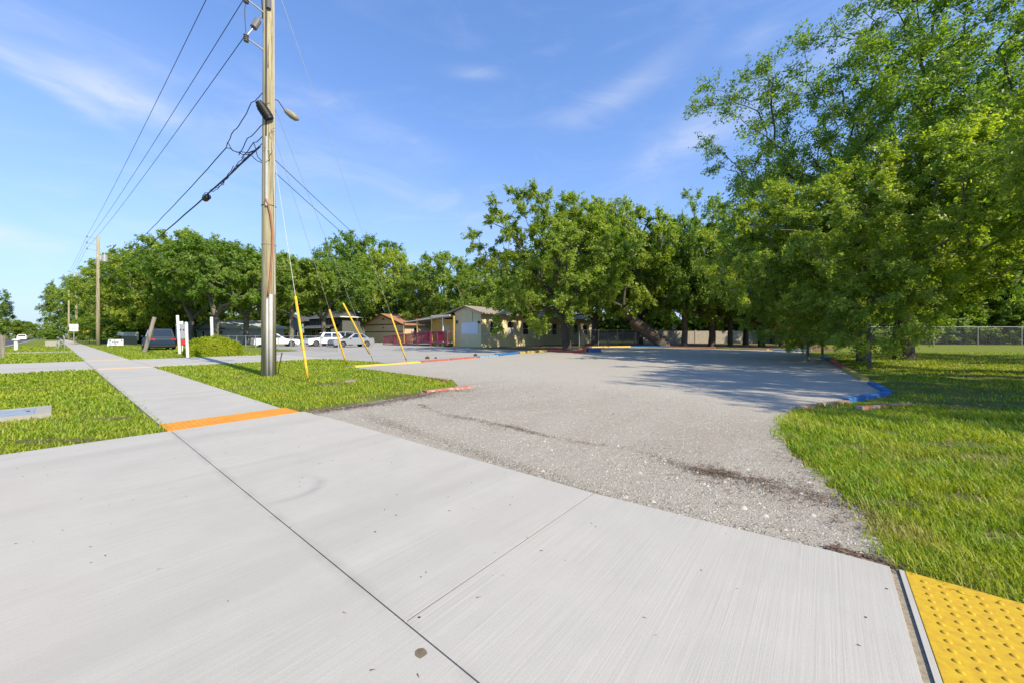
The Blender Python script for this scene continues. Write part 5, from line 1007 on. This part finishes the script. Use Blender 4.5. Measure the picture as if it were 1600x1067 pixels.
# slide
sl = empty('playground_slide', PY(1008, 54), 0, 'teal playground slide behind the leaning trunk', 'slide')
ch = MB()
for (x0, x1) in ((-.35, -.30), (.30, .35)): ch.quad((x0-1.0, 0, 1.75), (x0+.9, 0, .25), (x0+.9, 0, .55), (x0-1.0, 0, 2.0)); 
ch.v = []; ch.f = []
for y0, y1, z_ in ((-.3, -.25, .25), (.25, .3, .25), (-.25, .25, .03)): 
    k_ = len(ch.v); ch.v += [(-1.0, y0, 1.6), (1.1, y0, .25), (1.1, y1, .25), (-1.0, y1, 1.6), (-1.0, y0, 1.6+z_), (1.1, y0, .25+z_), (1.1, y1, .25+z_), (-1.0, y1, 1.6+z_)]
    ch.f += [tuple(k_+i for i in f) for f in ((0, 3, 2, 1), (4, 5, 6, 7), (0, 1, 5, 4), (1, 2, 6, 5), (2, 3, 7, 6), (3, 0, 4, 7))]
ch.build('chute', 'slide_teal', sl); ld = MB(); 
for y in (-.28, .28): ld.tube([(-1.5, y, 0), (-1.0, y, 2.2)], .035, 6)
for i in range(5): ld.tube([(-1.45+.1*i, -.28, .3+.35*i), (-1.45+.1*i, .28, .3+.35*i)], .02, 5)
ld.build('ladder', 'play_red', sl)
# round sign on a post
rs_ = empty('round_sign', PY(1053, 50), 0, 'small round pale sign on a thin post beside the stout grey trunk', 'sign'); MB().cyl(0, 0, 0, 2.0, .035, 8).build('post', 'galvanised', rs_)
q = MB(); q.tube([(0, -.05, 2.3), (0, -.08, 2.3)], .3, 18); q.build('disc', 'sign_white', rs_); q = MB(); q.tube([(0, -.081, 2.3), (0, -.086, 2.3)], .06, 10); q.build('dot', 'ink', rs_)
# ---- chain-link fences
def chain(a, b_, h, npost, label, gate=None):
    a = Vector(a); b_ = Vector(b_); d = b_-a; L = d.length; o = empty('chain_link_fence', a, math.atan2(d.y, d.x), label, 'fence', 'chain-link fences')
    for i in range(npost+1): x = L*i/npost; MB().cyl(x, 0, 0, h+.05, .045, 8).build('post', 'galvanised', o)
    MB().tube([(0, 0, h), (L, 0, h)], .032, 6).build('top_rail', 'galvanised', o)
    MB().quad((0, .03, .03), (L, .03, .03), (L, .03, h), (0, .03, h)).build('mesh_fabric', CHAIN, o); return o
chain(PY(1250, 47.5), PY(1800, 48.5), 2.35, 8, 'tall chain-link fence across the back of the right lawn')
chain(W(29.6, 14.3), W(58, 13.2), 1.22, 10, 'low chain-link fence in front of the parked cars')
chain(PY(905, 44), PY(1050, 46), 1.9, 5, 'chain-link fence in front of the play yard')
# dark slatted fence behind yard sign
ds = empty('dark_fence', PY(160, 60), 0, 'low dark fence behind the white yard sign', 'fence'); A = PY(150, 62); B = PY(214, 52); d = B-A; ds.location = A; ds.rotation_euler = (0, 0, math.atan2(d.y, d.x)); n_ = 40; Ls = d.length/n_
for i in range(n_): MB().box(i*Ls, i*Ls+Ls*.92, -.02, .02, 0, 1.15+.03*(i % 3)).build('slat', 'slats_dark', ds)
tp = empty('white_trailer', PY(199, 57), math.atan2(d.y, d.x), 'flat white trailer top showing over the low dark fence', 'trailer'); MB().box(-1.5, 1.5, -.9, .9, .5, 1.75).build('body', 'trim_white', tp, bevel=.06)
for x in (-.8, .8): q = MB(); q.tube([(x, -1.0, .32), (x, -.8, .32)], .32, 14); q.build('wheel', 'tyre', tp)
# ================================================================== SMALL STREET THINGS
def post(name, base, top, r, m, label, grp=None, cap=True, sides=12):
    o = empty(name, base, 0, label, 'post', grp); MB().tube([Vector((0, 0, -.1)), Vector(top)-Vector(base)], r, sides).build('shaft', m, o)
    if cap: t_ = Vector(top)-Vector(base); MB().tube([t_, t_+Vector((0, 0, .05)), t_+Vector((0, 0, .09))], [r*1.12, r*1.12, r*.4], sides).build('cap', m, o)
    return o
b1 = PY(225.5, 29.5); post('leaning_post', b1, PY(241.5, 29.8, 2.72), .13, TIMBER, 'weathered wooden post leaning right before the dark vehicle', cap=False, sides=8)
post('white_post', PY(281, 26.4), PY(277.3, 26.4, 2.6), .085, 'white_pvc', 'tallest white post, left of the grey sign', 'white plastic posts'); post('white_post', PY(293.3, 22.6), PY(291, 22.6, 2.0), .075, 'white_pvc', 'white post right of the grey sign', 'white plastic posts')
post('white_post', PY(332, 26.8), PY(330.5, 26.8, 2.5), .09, 'white_pvc', 'white post standing behind the rounded shrub', 'white plastic posts')
sg = empty('realty_sign', PY(285, 27.2), rad(20), 'grey panel sign with a small red rider between two white posts', 'sign'); MB().cyl(0, 0, 0, 2.3, .035, 8).build('post', 'white_pvc', sg)
MB().box(-.36, .36, -.06, -.036, 1.05, 2.1).build('panel', 'sign_grey', sg); MB().box(-.30, .36, -.06, -.036, .62, 1.0).build('rider_panel', 'sign_red', sg); MB().box(-.30, .05, -.05, .03, 2.1, 2.28).build('topper', 'sign_white', sg)
for x in (-.2, -.08, .1, .2): MB().box(x-.035, x+.035, -.066, -.0605, 1.62, 1.74).build('mark', 'ink', sg)
ys = empty('yard_sign', PY(181.5, 45.5), rad(8), 'white yard sign with black marks on the grass before the dark fence', 'sign')
q = MB(); q.box(-.78, .78, -.03, .0, .1, .82); q.build('panel', 'sign_white', ys); q = MB(); q.quad((-.95, -.04, .02), (-.76, -.04, .02), (-.76, -.04, .80), (-.80, -.04, .8)); q.build('side_panel', 'sign_white', ys)
r = random.Random(5)
for x in (-.6, .62): MB().box(x-.06, x+.06, -.036, -.0305, .58, .74).build('mark', 'ink', ys)
for i in range(6): x = -.34+i*.13; MB().box(x-.035, x+.04, -.036, -.0305, .42+.04*(i % 2), .60-.03*(i % 3)).build('mark', 'ink', ys)
MB().box(-.5, .6, -.036, -.0305, .30, .34).build('mark', 'ink', ys)
for x in (-.7, .7): MB().cyl(x, -.01, 0, .12, .02, 6).build('leg', 'galvanised', ys)
ss = empty('speed_limit_sign', PY(115.5, 53), rad(50), 'white speed limit sign on a thin post beside the sidewalk', 'sign'); MB().cyl(0, 0, 0, 2.85, .05, 8).build('post', 'galvanised', ss)
W_ = .8; MB().box(-W_/2, W_/2, -.07, -.052, 1.85, 2.85).build('panel', 'sign_white', ss)
for txt, sz_, z_ in (('SPEED', .2, 2.72), ('LIMIT', .2, 2.54), ('30', .5, 2.16)):
    t_ = text_mesh(txt, sz_, 'ink', 'lettering', ss, .002); t_.rotation_euler = (rad(90), 0, 0); t_.location = (0, -.074, z_)
yg = empty('street_name_sign', PY(139.5, 62), rad(15), 'yellow plate and crossed street name blades on a thin post', 'sign'); MB().cyl(0, 0, 0, 2.5, .05, 8).build('post', 'galvanised', yg)
MB().box(-1.25, -.06, -.05, -.02, 1.7, 2.05).build('yellow_plate', 'sign_yellow', yg); MB().box(-.85, 0.1, -.02, .0, 2.28, 2.45).build('blade', 'sign_yellow', yg); MB().box(.12, .85, -.02, .0, 2.2, 2.38).build('blade', 'sign_green', yg)
q = post('marker_post', PY(25, 33.5), PY(25, 33.5, .86), .12, 'white_pvc', 'short white marker post with a flat cap in the roadside lawn', cap=False); MB().tube([(0, 0, .86), (0, 0, .93), (0, 0, .98)], [.24, .24, .1], 12).build('cap', 'white_pvc', q)
post('wooden_post', PY(4.2, 21.5), PY(4.2, 21.5, 1.28), .085, TIMBER, 'weathered square wooden post at the left frame edge', cap=False, sides=4)
# bench
bn = empty('metal_bench', PY(94, 37.5), rad(-35), 'grey metal bench with arms standing beside the sidewalk', 'bench')
MB().box(-.42, .42, -.2, .25, .42, .47).build('seat', 'bench_grey', bn); MB().box(-.42, .42, .22, .27, .62, 1.05).build('backrest', 'bench_grey', bn); MB().box(-.34, -.18, .2, .28, 1.05, 1.28).build('finial', 'bench_grey', bn); MB().box(.2, .34, .2, .28, 1.05, 1.2).build('finial', 'bench_grey', bn)
for x in (-.38, .38):
    for y in (-.16, .22): MB().box(x-.03, x+.03, y-.03, y+.03, 0, .44).build('leg', 'bench_grey', bn)
    MB().tube([(x, -.2, .45), (x*1.15, -.2, .7), (x*1.1, .22, .75)], .025, 6).build('armrest', 'bench_grey', bn)
cb_ = empty('concrete_pad', PY(82, 45), AXR, 'pale concrete block on the grass behind the bench', 'concrete block'); MB().box(-.55, .55, -.5, .5, 0, .6).build('body', 'concrete_old', cb_, bevel=.02)
for (px, py, s_) in ((743, 556, .16), (668, 560.5, .16), (681, 560, .1)):
    q = MB(); r = random.Random(px); q.tube([(0, 0, -.02), (0, 0, s_*.6), (.02, 0, s_)], [s_*.9, s_*.7, s_*.2], 7); o = q.build('dark_rock', 'rust'); o.location = G(px, py); tag(o, {743: 'small dark rock on the pavement before the ramp', 668: 'dark rock behind the red curb, left one', 681: 'smallest dark rock behind the red curb'}[px], 'rock')
